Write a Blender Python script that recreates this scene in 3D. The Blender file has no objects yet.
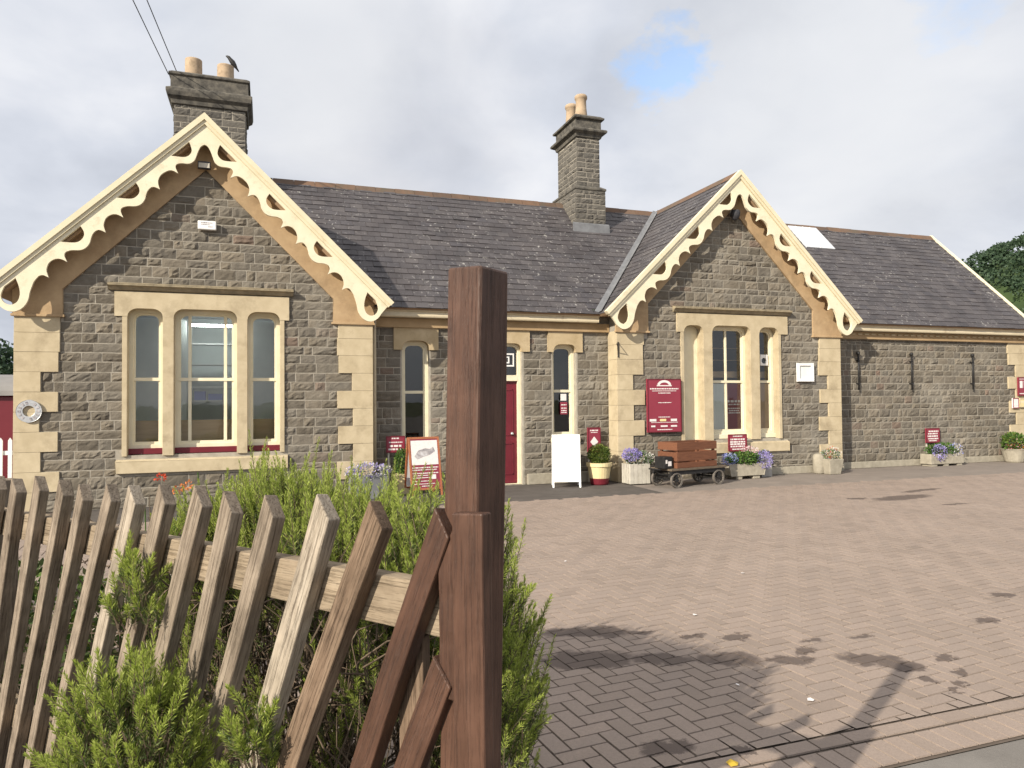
import bpy, math, random
import numpy as np
from mathutils import Vector, Matrix
from mathutils.geometry import tessellate_polygon
R = math.radians
random.seed(7)
sc = bpy.context.scene
col = sc.collection
ORI = {}

# ------------------------------------------------------------------ helpers
class MB:
    def __init__(s): s.v, s.f, s.m = [], [], []
    def add(s, vs, fs, mi=0):
        b = len(s.v); s.v += [tuple(p) for p in vs]
        for f in fs: s.f.append([i + b for i in f]); s.m.append(mi)
    def box(s, x0, x1, y0, y1, z0, z1, mi=0, xf=None):
        vs = [(x, y, z) for z in (z0, z1) for y in (y0, y1) for x in (x0, x1)]
        if xf: vs = [xf(*p) for p in vs]
        s.add(vs, [(0, 2, 3, 1), (4, 5, 7, 6), (0, 1, 5, 4), (2, 6, 7, 3), (0, 4, 6, 2), (1, 3, 7, 5)], mi)
    def frustum(s, c, a0, b0, a1, b1, z0, z1, mi=0):
        vs = [(c[0]+sx*a, c[1]+sy*b, z) for a, b, z in ((a0, b0, z0), (a1, b1, z1)) for sx, sy in ((-1, -1), (1, -1), (1, 1), (-1, 1))]
        s.add(vs, [(3, 2, 1, 0), (4, 5, 6, 7)] + [(i, (i+1) % 4, 4+(i+1) % 4, 4+i) for i in range(4)], mi)
    def prism(s, outer, y0, y1, holes=(), mi=0, xf=None):
        """polygon in (x,z) extruded from y0 (front) to y1"""
        loops = [outer] + list(holes)
        tri = tessellate_polygon([[Vector((p[0], p[1], 0)) for p in l] for l in loops])
        flat = [p for l in loops for p in l]; n = len(flat)
        g = xf or (lambda x, y, z: (x, y, z))
        vs = [g(p[0], y0, p[1]) for p in flat] + [g(p[0], y1, p[1]) for p in flat]
        fs = []
        for t in tri:
            a, b, c = (Vector(flat[i]) for i in t)
            if abs((b-a).x*(c-a).y-(b-a).y*(c-a).x) < 1e-9: continue
            fs += [tuple(t), tuple(i+n for i in reversed(t))]
        o = 0
        for l in loops:
            k = len(l)
            fs += [(o+i, o+(i+1) % k, n+o+(i+1) % k, n+o+i) for i in range(k)]
            o += k
        s.add(vs, fs, mi)
    def tube(s, pts, r, seg=8, mi=0):
        pts = [Vector(p) for p in pts]; rs = r if hasattr(r, '__len__') else [r]*len(pts)
        vs, fs = [], []
        for i, p in enumerate(pts):
            d = (pts[min(i+1, len(pts)-1)]-pts[max(i-1, 0)]).normalized()
            a = d.cross(Vector((0, 0, 1)) if abs(d.z) < .9 else Vector((1, 0, 0))).normalized(); b = d.cross(a)
            for k in range(seg):
                t = 2*math.pi*k/seg; vs.append(p+(a*math.cos(t)+b*math.sin(t))*rs[i])
        for i in range(len(pts)-1):
            for k in range(seg):
                fs.append((i*seg+k, i*seg+(k+1) % seg, (i+1)*seg+(k+1) % seg, (i+1)*seg+k))
        fs += [tuple(range(seg-1, -1, -1)), tuple((len(pts)-1)*seg+k for k in range(seg))]
        s.add(vs, fs, mi)
    def lathe(s, prof, c, seg=20, mi=0, sx=1, sy=1):
        vs, fs = [], []
        for r, z in prof:
            for k in range(seg):
                t = 2*math.pi*k/seg; vs.append((c[0]+r*sx*math.cos(t), c[1]+r*sy*math.sin(t), c[2]+z))
        for i in range(len(prof)-1):
            for k in range(seg): fs.append((i*seg+k, i*seg+(k+1) % seg, (i+1)*seg+(k+1) % seg, (i+1)*seg+k))
        fs += [tuple(range(seg-1, -1, -1)), tuple((len(prof)-1)*seg+k for k in range(seg))]
        s.add(vs, fs, mi)
    def build(s, name, mats, parent=None, local=False, smooth=False, bevel=0):
        if not isinstance(mats, (list, tuple)): mats = [mats]
        o0 = Vector((0, 0, 0)) if (local or parent is None) else ORI[parent.name]
        me = bpy.data.meshes.new(name)
        me.from_pydata([(p[0]-o0.x, p[1]-o0.y, p[2]-o0.z) for p in s.v], [], s.f)
        for m in mats: me.materials.append(m)
        me.polygons.foreach_set('material_index', s.m)
        if smooth: me.polygons.foreach_set('use_smooth', [True]*len(s.f))
        me.update()
        o = bpy.data.objects.new(name, me); col.objects.link(o)
        if parent: o.parent = parent
        ORI[o.name] = o0
        if bevel:
            b = o.modifiers.new('bevel', 'BEVEL'); b.width = bevel; b.segments = 2; b.limit_method = 'ANGLE'; b.angle_limit = R(40)
        return o

def tag(o, label, cat, group=None):
    o['label'] = label; o['category'] = cat
    if group: o['group'] = group
    return o
def thing(name, label, cat, loc=(0, 0, 0), rz=0, group=None):
    o = bpy.data.objects.new(name, None); col.objects.link(o); o.empty_display_size = .1
    o.location = loc; o.rotation_euler.z = rz; ORI[o.name] = Vector(loc)
    return tag(o, label, cat, group)
def structure(o, kind='structure'): o['kind'] = kind; return o
def copy_tree(o, parent=None):
    c = o.copy(); col.objects.link(c)
    if parent: c.parent = parent
    ORI[c.name] = ORI[o.name]
    for ch in list(o.children): copy_tree(ch, c)
    return c

# ------------------------------------------------------------------ materials
def nodes(name):
    m = bpy.data.materials.new(name); m.use_nodes = True
    nt = m.node_tree; bs = nt.nodes['Principled BSDF']
    return m, nt, bs, nt.nodes.new, nt.links.new
def ramp(nt, cols, src, pos=None):
    r = nt.nodes.new('ShaderNodeValToRGB'); el = r.color_ramp.elements
    n = len(cols); pos = pos or [i/(n-1) for i in range(n)]
    while len(el) < n: el.new(.5)
    for i, c in enumerate(cols): el[i].position = pos[i]; el[i].color = (*c, 1)
    nt.links.new(src, r.inputs[0]); return r.outputs[0]
def noise(nt, vec, scale, detail=4, rough=.6, dist=0):
    n = nt.nodes.new('ShaderNodeTexNoise'); n.inputs['Scale'].default_value = scale
    n.inputs['Detail'].default_value = detail; n.inputs['Roughness'].default_value = rough; n.inputs['Distortion'].default_value = dist
    nt.links.new(vec, n.inputs['Vector']); return n.outputs['Fac']
def coord(nt, stretch=(1, 1, 1), kind='Object'):
    t = nt.nodes.new('ShaderNodeTexCoord'); mp = nt.nodes.new('ShaderNodeMapping'); mp.inputs['Scale'].default_value = stretch
    nt.links.new(t.outputs[kind], mp.inputs['Vector']); return mp.outputs[0]
def mixc(nt, f, a, b, mode='MIX'):
    m = nt.nodes.new('ShaderNodeMix'); m.data_type = 'RGBA'; m.blend_type = mode
    if hasattr(f, 'links'): nt.links.new(f, m.inputs[0])
    else: m.inputs[0].default_value = f
    for s, i in ((a, 6), (b, 7)):
        if hasattr(s, 'links'): nt.links.new(s, m.inputs[i])
        else: m.inputs[i].default_value = (*s, 1)
    return m.outputs[2]
def rng(nt, src, a, b, c=0, d=1):
    n = nt.nodes.new('ShaderNodeMapRange'); n.clamp = True
    for i, v in zip((1, 2, 3, 4), (a, b, c, d)): n.inputs[i].default_value = v
    nt.links.new(src, n.inputs[0]); return n.outputs[0]
def mat(name, cols, scale=4, rough=.8, island=0, bump=0, bscale=60, stretch=(1, 1, 1), spec=.3, dirt=None, dscale=1.2, dpos=(.5, .7), metal=0, icols=None):
    m, nt, bs, N, L = nodes(name)
    v = coord(nt, stretch)
    c = ramp(nt, cols, noise(nt, v, scale, 6), [.3+.4*i/(len(cols)-1) for i in range(len(cols))])
    if island:
        g = N('ShaderNodeNewGeometry')
        ic = ramp(nt, icols or cols, g.outputs['Random Per Island'])
        c = mixc(nt, island, c, ic)
    if dirt:
        c = mixc(nt, rng(nt, noise(nt, coord(nt), dscale, 8, .7), *dpos), c, dirt)
    L(c, bs.inputs['Base Color']); bs.inputs['Roughness'].default_value = rough
    bs.inputs['Specular IOR Level'].default_value = spec; bs.inputs['Metallic'].default_value = metal
    if bump:
        b = N('ShaderNodeBump'); b.inputs['Strength'].default_value = .8; b.inputs['Distance'].default_value = bump
        L(noise(nt, coord(nt, stretch), bscale, 5, .65), b.inputs['Height']); L(b.outputs[0], bs.inputs['Normal'])
    return m

M = {}
STC = [(.088, .076, .061), (.15, .13, .102), (.185, .158, .122), (.146, .134, .116), (.225, .193, .15), (.11, .1, .087), (.172, .156, .13)]
M['stone'] = mat('rubble_stone', [(.095, .084, .066), (.16, .14, .11), (.215, .19, .15)], 7, .95, .62, .012, 35, icols=STC*3+[(.175, .115, .09)], spec=.15, dirt=(.31, .285, .24), dscale=.7, dpos=(.53, .82))
M['mortar'] = mat('lime_mortar', [(.27, .247, .205), (.4, .365, .305)], 9, .95, 0, .004, 90, spec=.1)
M['dressed'] = mat('dressed_stone', [(.40, .33, .215), (.53, .45, .31)], 5, .9, .25, .003, 70, icols=[(.42, .345, .225), (.55, .47, .33)], spec=.15, dirt=(.27, .215, .14), dscale=2.2, dpos=(.52, .8))
M['band'] = mat('gable_band_stone', [(.36, .25, .145), (.46, .335, .2)], 4, .9, 0, .003, 60, spec=.15, dirt=(.22, .155, .09), dscale=1.5, dpos=(.5, .8))
M['hood'] = mat('weathered_ledge_stone', [(.2, .17, .12), (.36, .3, .2)], 9, .95, 0, .004, 60, spec=.1)
M['lintel'] = mat('lintel_stone', [(.38, .295, .175), (.49, .395, .255)], 4, .9, 0, .003, 60, spec=.15, dirt=(.26, .19, .11), dscale=2.5, dpos=(.55, .8))
M['frieze'] = mat('frieze_stone', [(.3, .21, .115), (.4, .285, .165)], 3, .9, 0, .003, 60, spec=.15)
M['chstone'] = mat('chimney_stone', [(.07, .066, .06), (.12, .112, .1), (.165, .152, .132)], 8, .95, .5, .012, 35, icols=[(.07, .066, .06), (.13, .12, .105), (.165, .152, .13), (.1, .095, .087)], spec=.1)
M['chcap'] = mat('sooty_cap_stone', [(.045, .043, .04), (.105, .098, .086), (.17, .155, .128)], 7, .95, 0, .008, 30, spec=.1)
M['pot'] = mat('buff_clay', [(.33, .245, .165), (.46, .35, .24)], 6, .85, 0, .002, 60, dirt=(.2, .15, .1), dscale=5, dpos=(.55, .75))
M['cream'] = mat('cream_paint', [(.66, .6, .435), (.74, .68, .515)], 3, .5, 0, .0012, 50, spec=.35, dirt=(.46, .385, .255), dscale=5, dpos=(.55, .85))
M['creamtrim'] = mat('cream_verge_paint', [(.62, .555, .39), (.7, .63, .46)], 3, .5, 0, .001, 50, dirt=(.42, .34, .2), dscale=5, dpos=(.58, .85))
M['soffit'] = mat('brown_soffit', [(.24, .16, .095), (.31, .21, .13)], 3, .8)
M['gutter'] = mat('cream_gutter', [(.52, .45, .31), (.64, .56, .41)], 4, .5, 0, .001, 40, dirt=(.28, .2, .11), dscale=4, dpos=(.55, .75))
M['frame'] = mat('window_paint', [(.66, .6, .43), (.75, .69, .52)], 4, .45, 0, .0008, 60)
M['maroon'] = mat('maroon_paint', [(.115, .012, .02), (.15, .016, .026)], 4, .4, spec=.4)
M['signred'] = mat('maroon_sign', [(.215, .028, .048), (.25, .036, .058)], 2, .35, spec=.4)
M['white'] = mat('white_paint', [(.74, .74, .72), (.8, .8, .79)], 4, .5)
M['offwhite'] = mat('weathered_white', [(.4, .375, .32), (.56, .53, .46)], 6, .7, 0, .002, 60)
M['print'] = mat('printed_white', [(.66, .62, .6), (.75, .72, .7)], 30, .5)
M['printgold'] = mat('printed_yellow', [(.7, .55, .25), (.76, .62, .32)], 30, .5)
M['printgrey'] = mat('printed_grey', [(.1, .1, .12), (.4, .37, .37), (.6, .6, .62)], 9, .5)
M['lead'] = mat('lead_sheet', [(.11, .113, .12), (.19, .195, .205)], 5, .55, 0, .002, 30, spec=.4)
M['black'] = mat('black_iron', [(.012, .012, .013), (.025, .024, .024)], 12, .5, 0, .001, 60)
M['darkgrey'] = mat('dark_plastic', [(.03, .03, .035), (.05, .05, .055)], 12, .5)
M['steel'] = mat('aged_steel', [(.42, .43, .44), (.62, .63, .64)], 15, .4, metal=.6)
M['ridge'] = mat('terracotta_ridge', [(.085, .06, .045), (.15, .095, .065)], 6, .9, .5, .004, 40, icols=[(.06, .047, .04), (.19, .105, .062), (.12, .09, .07)], dirt=(.09, .08, .06), dscale=4, dpos=(.5, .7))
M['poly'] = mat('white_rooflight', [(.5, .52, .55), (.6, .62, .64)], 3, .2, spec=.6)
M['conc'] = mat('cast_stone', [(.26, .235, .185), (.38, .345, .275)], 9, .9, 0, .004, 50)
M['greycon'] = mat('grey_concrete', [(.25, .24, .22), (.36, .345, .32)], 9, .9, 0, .003, 50)
M['wheelgrey'] = mat('worn_wheel_rim', [(.09, .08, .07), (.17, .15, .13)], 14, .8)
M['tubcream'] = mat('tub_cream', [(.6, .5, .27), (.68, .58, .34)], 5, .6)
M['soil'] = mat('soil', [(.035, .025, .017), (.085, .06, .04)], 14, 1, 0, .02, 20)
M['inwall'] = mat('plaster', [(.6, .63, .62), (.68, .7, .69)], 2, .9)
M['ceil'] = mat('ceiling_white', [(.55, .55, .54), (.6, .6, .6)], 2, .9)
M['inbrown'] = mat('varnished_counter', [(.46, .32, .18), (.56, .4, .24)], 3, .5, stretch=(1, 1, 8))
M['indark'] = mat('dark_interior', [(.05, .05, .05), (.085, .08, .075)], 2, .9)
M['blind'] = mat('grey_blind', [(.66, .68, .64), (.74, .76, .72)], 2, .9, stretch=(14, 1, .3))
M['board'] = mat('brown_board', [(.46, .33, .21), (.54, .4, .27)], 2, .8)
M['coach'] = mat('coach_maroon', [(.13, .014, .022), (.16, .02, .03)], 1, .35, spec=.5)
M['coachroof'] = mat('coach_roof', [(.16, .155, .15), (.24, .23, .22)], 1, .7)
M['crate'] = mat('crate_wood', [(.1, .04, .022), (.19, .08, .042)], 3, .7, .35, .002, 20, stretch=(2, 14, 14), icols=[(.1, .038, .02), (.2, .085, .045)])
M['trolleywood'] = mat('trolley_bed', [(.09, .07, .05), (.16, .125, .09)], 4, .8, stretch=(2, 14, 14))
M['frameorange'] = mat('board_frame_wood', [(.3, .1, .045), (.4, .15, .07)], 3, .5, stretch=(10, 10, 2))

def slate_mat():
    m, nt, bs, N, L = nodes('welsh_slate')
    g = N('ShaderNodeNewGeometry')
    v = coord(nt)
    a = ramp(nt, [(.042, .038, .041), (.062, .056, .06), (.056, .048, .05), (.1, .09, .09), (.05, .047, .056)], g.outputs['Random Per Island'])
    b = ramp(nt, [(.03, .028, .03), (.07, .064, .067), (.105, .096, .096)], noise(nt, v, 1.1, 8, .7), [.3, .5, .72])
    c = mixc(nt, .5, a, b)
    li = rng(nt, noise(nt, v, 13, 3, .75), .61, .68)
    lz = rng(nt, noise(nt, v, .55, 3, .5), .36, .56)
    mm = N('ShaderNodeMath'); mm.operation = 'MULTIPLY'; L(li, mm.inputs[0]); L(lz, mm.inputs[1])
    c = mixc(nt, mm.outputs[0], c, (.36, .35, .33))
    c = mixc(nt, rng(nt, noise(nt, v, 2.3, 6, .75), .63, .8, 0, .6), c, (.1, .075, .04))
    L(c, bs.inputs['Base Color']); bs.inputs['Roughness'].default_value = .62; bs.inputs['Specular IOR Level'].default_value = .3
    bp = N('ShaderNodeBump'); bp.inputs['Distance'].default_value = .004; L(noise(nt, v, 40, 4), bp.inputs['Height']); L(bp.outputs[0], bs.inputs['Normal'])
    return m
M['slate'] = slate_mat()

def wood_mat(name, cols, crack, paint=None, chip=.0):
    m, nt, bs, N, L = nodes(name)
    oi = N('ShaderNodeObjectInfo')
    v0 = coord(nt); va = N('ShaderNodeVectorMath'); va.operation = 'ADD'
    sc_ = N('ShaderNodeVectorMath'); sc_.operation = 'SCALE'; sc_.inputs[3].default_value = 9
    cm = N('ShaderNodeCombineXYZ')
    for i in range(3): L(oi.outputs['Random'], cm.inputs[i])
    L(cm.outputs[0], sc_.inputs[0]); L(v0, va.inputs[0]); L(sc_.outputs[0], va.inputs[1])
    mp = N('ShaderNodeMapping'); mp.inputs['Scale'].default_value = (1, 1, .07); L(va.outputs[0], mp.inputs[0])
    big = noise(nt, mp.outputs[0], 45, 6, .65, .8)
    c = ramp(nt, cols, big, [.28+.44*i/(len(cols)-1) for i in range(len(cols))])
    mp2 = N('ShaderNodeMapping'); mp2.inputs['Scale'].default_value = (1, 1, .03); L(va.outputs[0], mp2.inputs[0])
    fine = noise(nt, mp2.outputs[0], 190, 4, .7)
    c = mixc(nt, rng(nt, fine, .55, .66, 0, .6), c, crack)
    hair = noise(nt, mp2.outputs[0], 520, 3, .7)
    c = mixc(nt, rng(nt, hair, .56, .66, 0, .5), c, crack); c = mixc(nt, rng(nt, hair, .44, .34, 0, .3), c, cols[-1])
    kn = N('ShaderNodeTexVoronoi'); kn.inputs['Scale'].default_value = 5.5; kn.inputs['Randomness'].default_value = 1
    mk = N('ShaderNodeMapping'); mk.inputs['Scale'].default_value = (1, 1, .55); L(va.outputs[0], mk.inputs[0]); L(mk.outputs[0], kn.inputs['Vector'])
    c = mixc(nt, rng(nt, kn.outputs['Distance'], .075, .045, 0, .75), c, crack)
    blot = noise(nt, va.outputs[0], 6, 5, .6)
    tint = N('ShaderNodeMix'); tint.data_type = 'RGBA'; tint.blend_type = 'MULTIPLY'; tint.inputs[0].default_value = 1
    L(c, tint.inputs[6]); L(ramp(nt, [(.68, .66, .64), (1.12, 1.1, 1.08)], blot, [.35, .65]), tint.inputs[7]); c = tint.outputs[2]
    if chip:
        c = mixc(nt, rng(nt, noise(nt, mp.outputs[0], 30, 6, .75), chip, chip+.05, 0, .8), c, (.36, .3, .24))
    L(c, bs.inputs['Base Color']); bs.inputs['Roughness'].default_value = .5 if paint else .88
    bs.inputs['Specular IOR Level'].default_value = .35 if paint else .15
    bp = N('ShaderNodeBump'); bp.inputs['Distance'].default_value = .0014 if paint else .0022; bp.inputs['Strength'].default_value = .9
    ad = N('ShaderNodeMath'); ad.operation = 'SUBTRACT'; L(big, ad.inputs[0])
    L(rng(nt, fine, .52, .68), ad.inputs[1]); L(ad.outputs[0], bp.inputs['Height']); L(bp.outputs[0], bs.inputs['Normal'])
    return m
M['oldwood'] = wood_mat('weathered_paling', [(.19, .155, .12), (.26, .215, .168), (.33, .28, .225)], (.07, .05, .035))
M['palewood'] = wood_mat('pale_paling', [(.28, .24, .19), (.38, .33, .265), (.46, .41, .34)], (.1, .075, .055))
M['brownwood'] = wood_mat('half_stained_paling', [(.13, .09, .062), (.19, .135, .095), (.26, .195, .14)], (.05, .03, .02))
M['railwood'] = wood_mat('rail_timber', [(.22, .175, .125), (.29, .235, .17), (.35, .29, .215)], (.16, .115, .075))
M['stain'] = wood_mat('brown_stained_timber', [(.066, .033, .022), (.086, .044, .029), (.108, .058, .04)], (.05, .024, .016), True, .68)

def glass_mat():
    m = bpy.data.materials.new('window_glass'); m.use_nodes = True; nt = m.node_tree; nt.nodes.remove(nt.nodes['Principled BSDF'])
    out = nt.nodes['Material Output']; N = nt.nodes.new; L = nt.links.new
    t = N('ShaderNodeBsdfTransparent'); t.inputs[0].default_value = (.93, .95, .94, 1)
    g = N('ShaderNodeBsdfGlossy'); g.inputs['Roughness'].default_value = .015; g.inputs[0].default_value = (1, 1, 1, 1)
    f = N('ShaderNodeFresnel'); f.inputs[0].default_value = 1.5
    b = N('ShaderNodeBump'); b.inputs['Distance'].default_value = .004; b.inputs['Strength'].default_value = .35
    L(noise(nt, coord(nt), 2.2, 2), b.inputs['Height']); L(b.outputs[0], g.inputs['Normal'])
    ma = N('ShaderNodeMath'); ma.operation = 'MULTIPLY_ADD'; ma.inputs[1].default_value = 1.4; ma.inputs[2].default_value = .02; L(f.outputs[0], ma.inputs[0])
    x = N('ShaderNodeMixShader'); L(ma.outputs[0], x.inputs[0]); L(t.outputs[0], x.inputs[1]); L(g.outputs[0], x.inputs[2]); L(x.outputs[0], out.inputs[0])
    return m
M['glass'] = glass_mat()

def leaf_mat(name, cols, trans=.35, rough=.6):
    m = bpy.data.materials.new(name); m.use_nodes = True; nt = m.node_tree; bs = nt.nodes['Principled BSDF']; N = nt.nodes.new; L = nt.links.new
    g = N('ShaderNodeNewGeometry'); c = ramp(nt, cols, g.outputs['Random Per Island'])
    L(c, bs.inputs['Base Color']); bs.inputs['Roughness'].default_value = rough; bs.inputs['Specular IOR Level'].default_value = .25
    t = N('ShaderNodeBsdfTranslucent'); L(c, t.inputs[0])
    x = N('ShaderNodeMixShader'); x.inputs[0].default_value = trans; L(bs.outputs[0], x.inputs[1]); L(t.outputs[0], x.inputs[2]); L(x.outputs[0], nt.nodes['Material Output'].inputs[0])
    return m
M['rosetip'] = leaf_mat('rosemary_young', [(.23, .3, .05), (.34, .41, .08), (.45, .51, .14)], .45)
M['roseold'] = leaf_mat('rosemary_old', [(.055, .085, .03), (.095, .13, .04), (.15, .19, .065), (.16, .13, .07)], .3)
M['twig'] = mat('twig_bark', [(.07, .05, .035), (.16, .12, .085)], 20, .95)
M['leaf'] = leaf_mat('bedding_leaf', [(.04, .09, .02), (.08, .16, .035), (.14, .22, .05)])
M['box'] = leaf_mat('clipped_shrub_leaf', [(.035, .07, .015), (.09, .14, .025), (.19, .22, .045)])
M['purple'] = leaf_mat('lilac_petal', [(.2, .17, .45), (.34, .29, .62), (.46, .42, .7)], .3)
M['blue'] = leaf_mat('blue_petal', [(.16, .18, .5), (.28, .32, .66), (.4, .45, .75)], .3)
M['wpetal'] = leaf_mat('white_petal', [(.6, .58, .56), (.75, .72, .7)], .3)
M['pink'] = leaf_mat('pink_petal', [(.6, .25, .3), (.72, .45, .48)], .3)
M['redpetal'] = leaf_mat('red_petal', [(.5, .05, .03), (.65, .12, .05)], .3)
M['orange'] = leaf_mat('orange_petal', [(.6, .16, .05), (.65, .28, .1)], .3)
M['yellow'] = leaf_mat('yellow_petal', [(.65, .42, .04), (.7, .5, .07)], .3)
M['silver'] = leaf_mat('silver_leaf', [(.2, .22, .19), (.36, .38, .33)], .2)
M['tree'] = leaf_mat('woodland_leaf', [(.03, .055, .031), (.042, .073, .04), (.06, .096, .05)], .2)

def paver_mat():
    m, nt, bs, N, L = nodes('block_paver')
    g = N('ShaderNodeNewGeometry'); v = coord(nt)
    a = ramp(nt, [(.215, .172, .142), (.29, .23, .19), (.335, .265, .222), (.27, .22, .188), (.3, .238, .196)], g.outputs['Random Per Island'])
    b = ramp(nt, [(.22, .18, .152), (.29, .233, .195), (.35, .282, .238)], noise(nt, v, .9, 8, .7), [.3, .5, .7])
    c = mixc(nt, .5, a, b)
    c = mixc(nt, rng(nt, noise(nt, v, 55, 6, .85), .36, .62, .55, 0), c, (.2, .16, .135))
    # oil and damp stains, each with a ragged outline
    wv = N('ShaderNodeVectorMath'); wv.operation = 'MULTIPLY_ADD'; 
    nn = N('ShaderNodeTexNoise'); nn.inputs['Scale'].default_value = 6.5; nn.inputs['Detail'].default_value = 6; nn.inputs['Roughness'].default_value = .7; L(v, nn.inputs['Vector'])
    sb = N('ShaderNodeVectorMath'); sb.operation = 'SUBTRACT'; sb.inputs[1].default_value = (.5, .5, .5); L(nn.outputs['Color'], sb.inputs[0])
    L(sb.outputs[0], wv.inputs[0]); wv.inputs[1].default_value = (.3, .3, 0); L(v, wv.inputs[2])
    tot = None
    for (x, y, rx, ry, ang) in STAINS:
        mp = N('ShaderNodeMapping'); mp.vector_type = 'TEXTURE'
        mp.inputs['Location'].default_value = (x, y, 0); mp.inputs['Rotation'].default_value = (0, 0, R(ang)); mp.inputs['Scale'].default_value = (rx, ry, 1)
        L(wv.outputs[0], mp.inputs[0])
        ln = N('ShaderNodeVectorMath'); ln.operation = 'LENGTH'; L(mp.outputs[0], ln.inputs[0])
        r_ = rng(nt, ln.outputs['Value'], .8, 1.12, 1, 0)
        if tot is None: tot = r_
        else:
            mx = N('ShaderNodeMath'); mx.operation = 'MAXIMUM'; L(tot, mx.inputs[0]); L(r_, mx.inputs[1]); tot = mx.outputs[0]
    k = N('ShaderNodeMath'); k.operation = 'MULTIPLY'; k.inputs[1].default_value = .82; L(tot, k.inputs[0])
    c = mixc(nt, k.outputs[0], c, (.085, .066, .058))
    c = mixc(nt, rng(nt, noise(nt, v, 1.7, 7, .75), .66, .72, 0, .4), c, (.13, .1, .088))
    L(c, bs.inputs['Base Color']); bs.inputs['Roughness'].default_value = .85; bs.inputs['Specular IOR Level'].default_value = .2
    bp = N('ShaderNodeBump'); bp.inputs['Distance'].default_value = .003; L(noise(nt, v, 120, 4), bp.inputs['Height']); L(bp.outputs[0], bs.inputs['Normal'])
    return m
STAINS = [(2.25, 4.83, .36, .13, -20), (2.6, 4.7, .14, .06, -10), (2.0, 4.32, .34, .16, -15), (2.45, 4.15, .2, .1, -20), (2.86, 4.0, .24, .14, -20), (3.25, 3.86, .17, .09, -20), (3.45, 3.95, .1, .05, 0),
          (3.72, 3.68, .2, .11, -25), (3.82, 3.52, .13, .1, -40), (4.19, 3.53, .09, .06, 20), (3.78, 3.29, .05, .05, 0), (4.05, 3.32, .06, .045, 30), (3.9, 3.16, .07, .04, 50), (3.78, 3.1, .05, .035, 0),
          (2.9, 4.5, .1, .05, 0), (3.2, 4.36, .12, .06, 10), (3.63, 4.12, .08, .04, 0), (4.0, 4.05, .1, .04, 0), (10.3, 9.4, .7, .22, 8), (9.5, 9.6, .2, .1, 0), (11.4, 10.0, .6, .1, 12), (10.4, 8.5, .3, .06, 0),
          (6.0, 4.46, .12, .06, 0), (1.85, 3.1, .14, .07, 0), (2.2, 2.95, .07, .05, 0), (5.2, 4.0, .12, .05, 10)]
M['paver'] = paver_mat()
M['asphalt'] = mat('asphalt', [(.075, .066, .06), (.115, .102, .092)], 3, .9, 0, .004, 220, spec=.2, dirt=(.15, .135, .12), dscale=160, dpos=(.55, .75))
M['oldroad'] = mat('worn_road_asphalt', [(.15, .138, .125), (.205, .19, .172)], 3, .9, 0, .004, 220, spec=.2, dirt=(.26, .245, .225), dscale=160, dpos=(.55, .75))
M['tarmac'] = mat('pale_tarmac', [(.18, .155, .135), (.24, .205, .178)], 2, .9, 0, .003, 200, spec=.2, dirt=(.29, .25, .22), dscale=120, dpos=(.55, .75))
M['joint'] = mat('joint_sand', [(.08, .063, .05), (.13, .105, .085)], 5, 1)
M['ground'] = mat('far_ground', [(.06, .075, .03), (.1, .1, .05)], .2, 1)
M['hillg'] = mat('hill_grass', [(.03, .05, .018), (.05, .08, .025)], .2, 1)

# ------------------------------------------------------------------ building dimensions
s_ = .77
YL, YR, YM, YRID, ZR = 13.25, 13.356, 13.746, 16.567, 6.648
XL, HL, XR, HR = -.969, 3.1245, 9.823, 3.2587
ZB, TT, OV = 3.50, .9721, .32
CS = 1/math.hypot(1, TT); SN = TT*CS
KM = (ZR-3.5)/(YRID-13.43)
station = thing('station_building', 'long single storey grey stone railway station with two scalloped gables and slate roof', 'building', (0, 13.25, 0))

def part(mb, name, mats, parent=station, **k): return mb.build(name, mats, parent, **k)

def front(Y): return lambda u, d, z: (u, Y-d, z)
def opening(x0, x1, zb, zt, r=.16):
    r = min(r, (x1-x0)*.36); rz = r*.85; pts = [(x0, zb), (x1, zb)]
    for k in range(6):
        a = math.pi/2*k/5; pts.append((x1-r+r*math.cos(a), zt-rz+rz*math.sin(a)))
    for k in range(6):
        a = math.pi/2*k/5; pts.append((x0+r-r*math.sin(a), zt-rz+rz*math.cos(a)))
    return pts
def stone(mb, u0, u1, z0, z1, xf, rel, rnd):
    g = .0078; u0 += g*rnd.uniform(.5, 1.3); u1 -= g*rnd.uniform(.5, 1.3); z0 += g*rnd.uniform(.5, 1.4); z1 -= g*rnd.uniform(.5, 1.4)
    w = u1-u0
    if w < .03 or z1-z0 < .03: return
    nx = max(3, min(7, int(w/.06)+1)); nz = 4; rel *= rnd.choice((.5, .8, 1, 1.25))
    base = rnd.uniform(.35, .9)*rel
    tilt = rnd.uniform(-.45, .45)*rel; tz = rnd.uniform(-.2, .5)*rel
    vs = []
    for j in range(nz+1):
        for i in range(nx+1):
            a, b = i/nx, j/nz
            edge = i in (0, nx) or j in (0, nz)
            d = .003 if edge else max(.004, base+tilt*(a-.5)+tz*(b-.5)+rnd.uniform(-.3, .4)*rel)
            du = 0 if (i in (0, nx)) else rnd.uniform(-.2, .2)*w/nx
            dz = 0 if (j in (0, nz)) else rnd.uniform(-.2, .2)*(z1-z0)/nz
            if edge:
                du += rnd.uniform(-.003, .003); dz += rnd.uniform(-.003, .003)
            vs.append(xf(u0+w*a+du, d, z0+(z1-z0)*b+dz))
    fs = [(j*(nx+1)+i, j*(nx+1)+i+1, (j+1)*(nx+1)+i+1, (j+1)*(nx+1)+i) for j in range(nz) for i in range(nx)]
    mb.add(vs, fs, 1)
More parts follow.
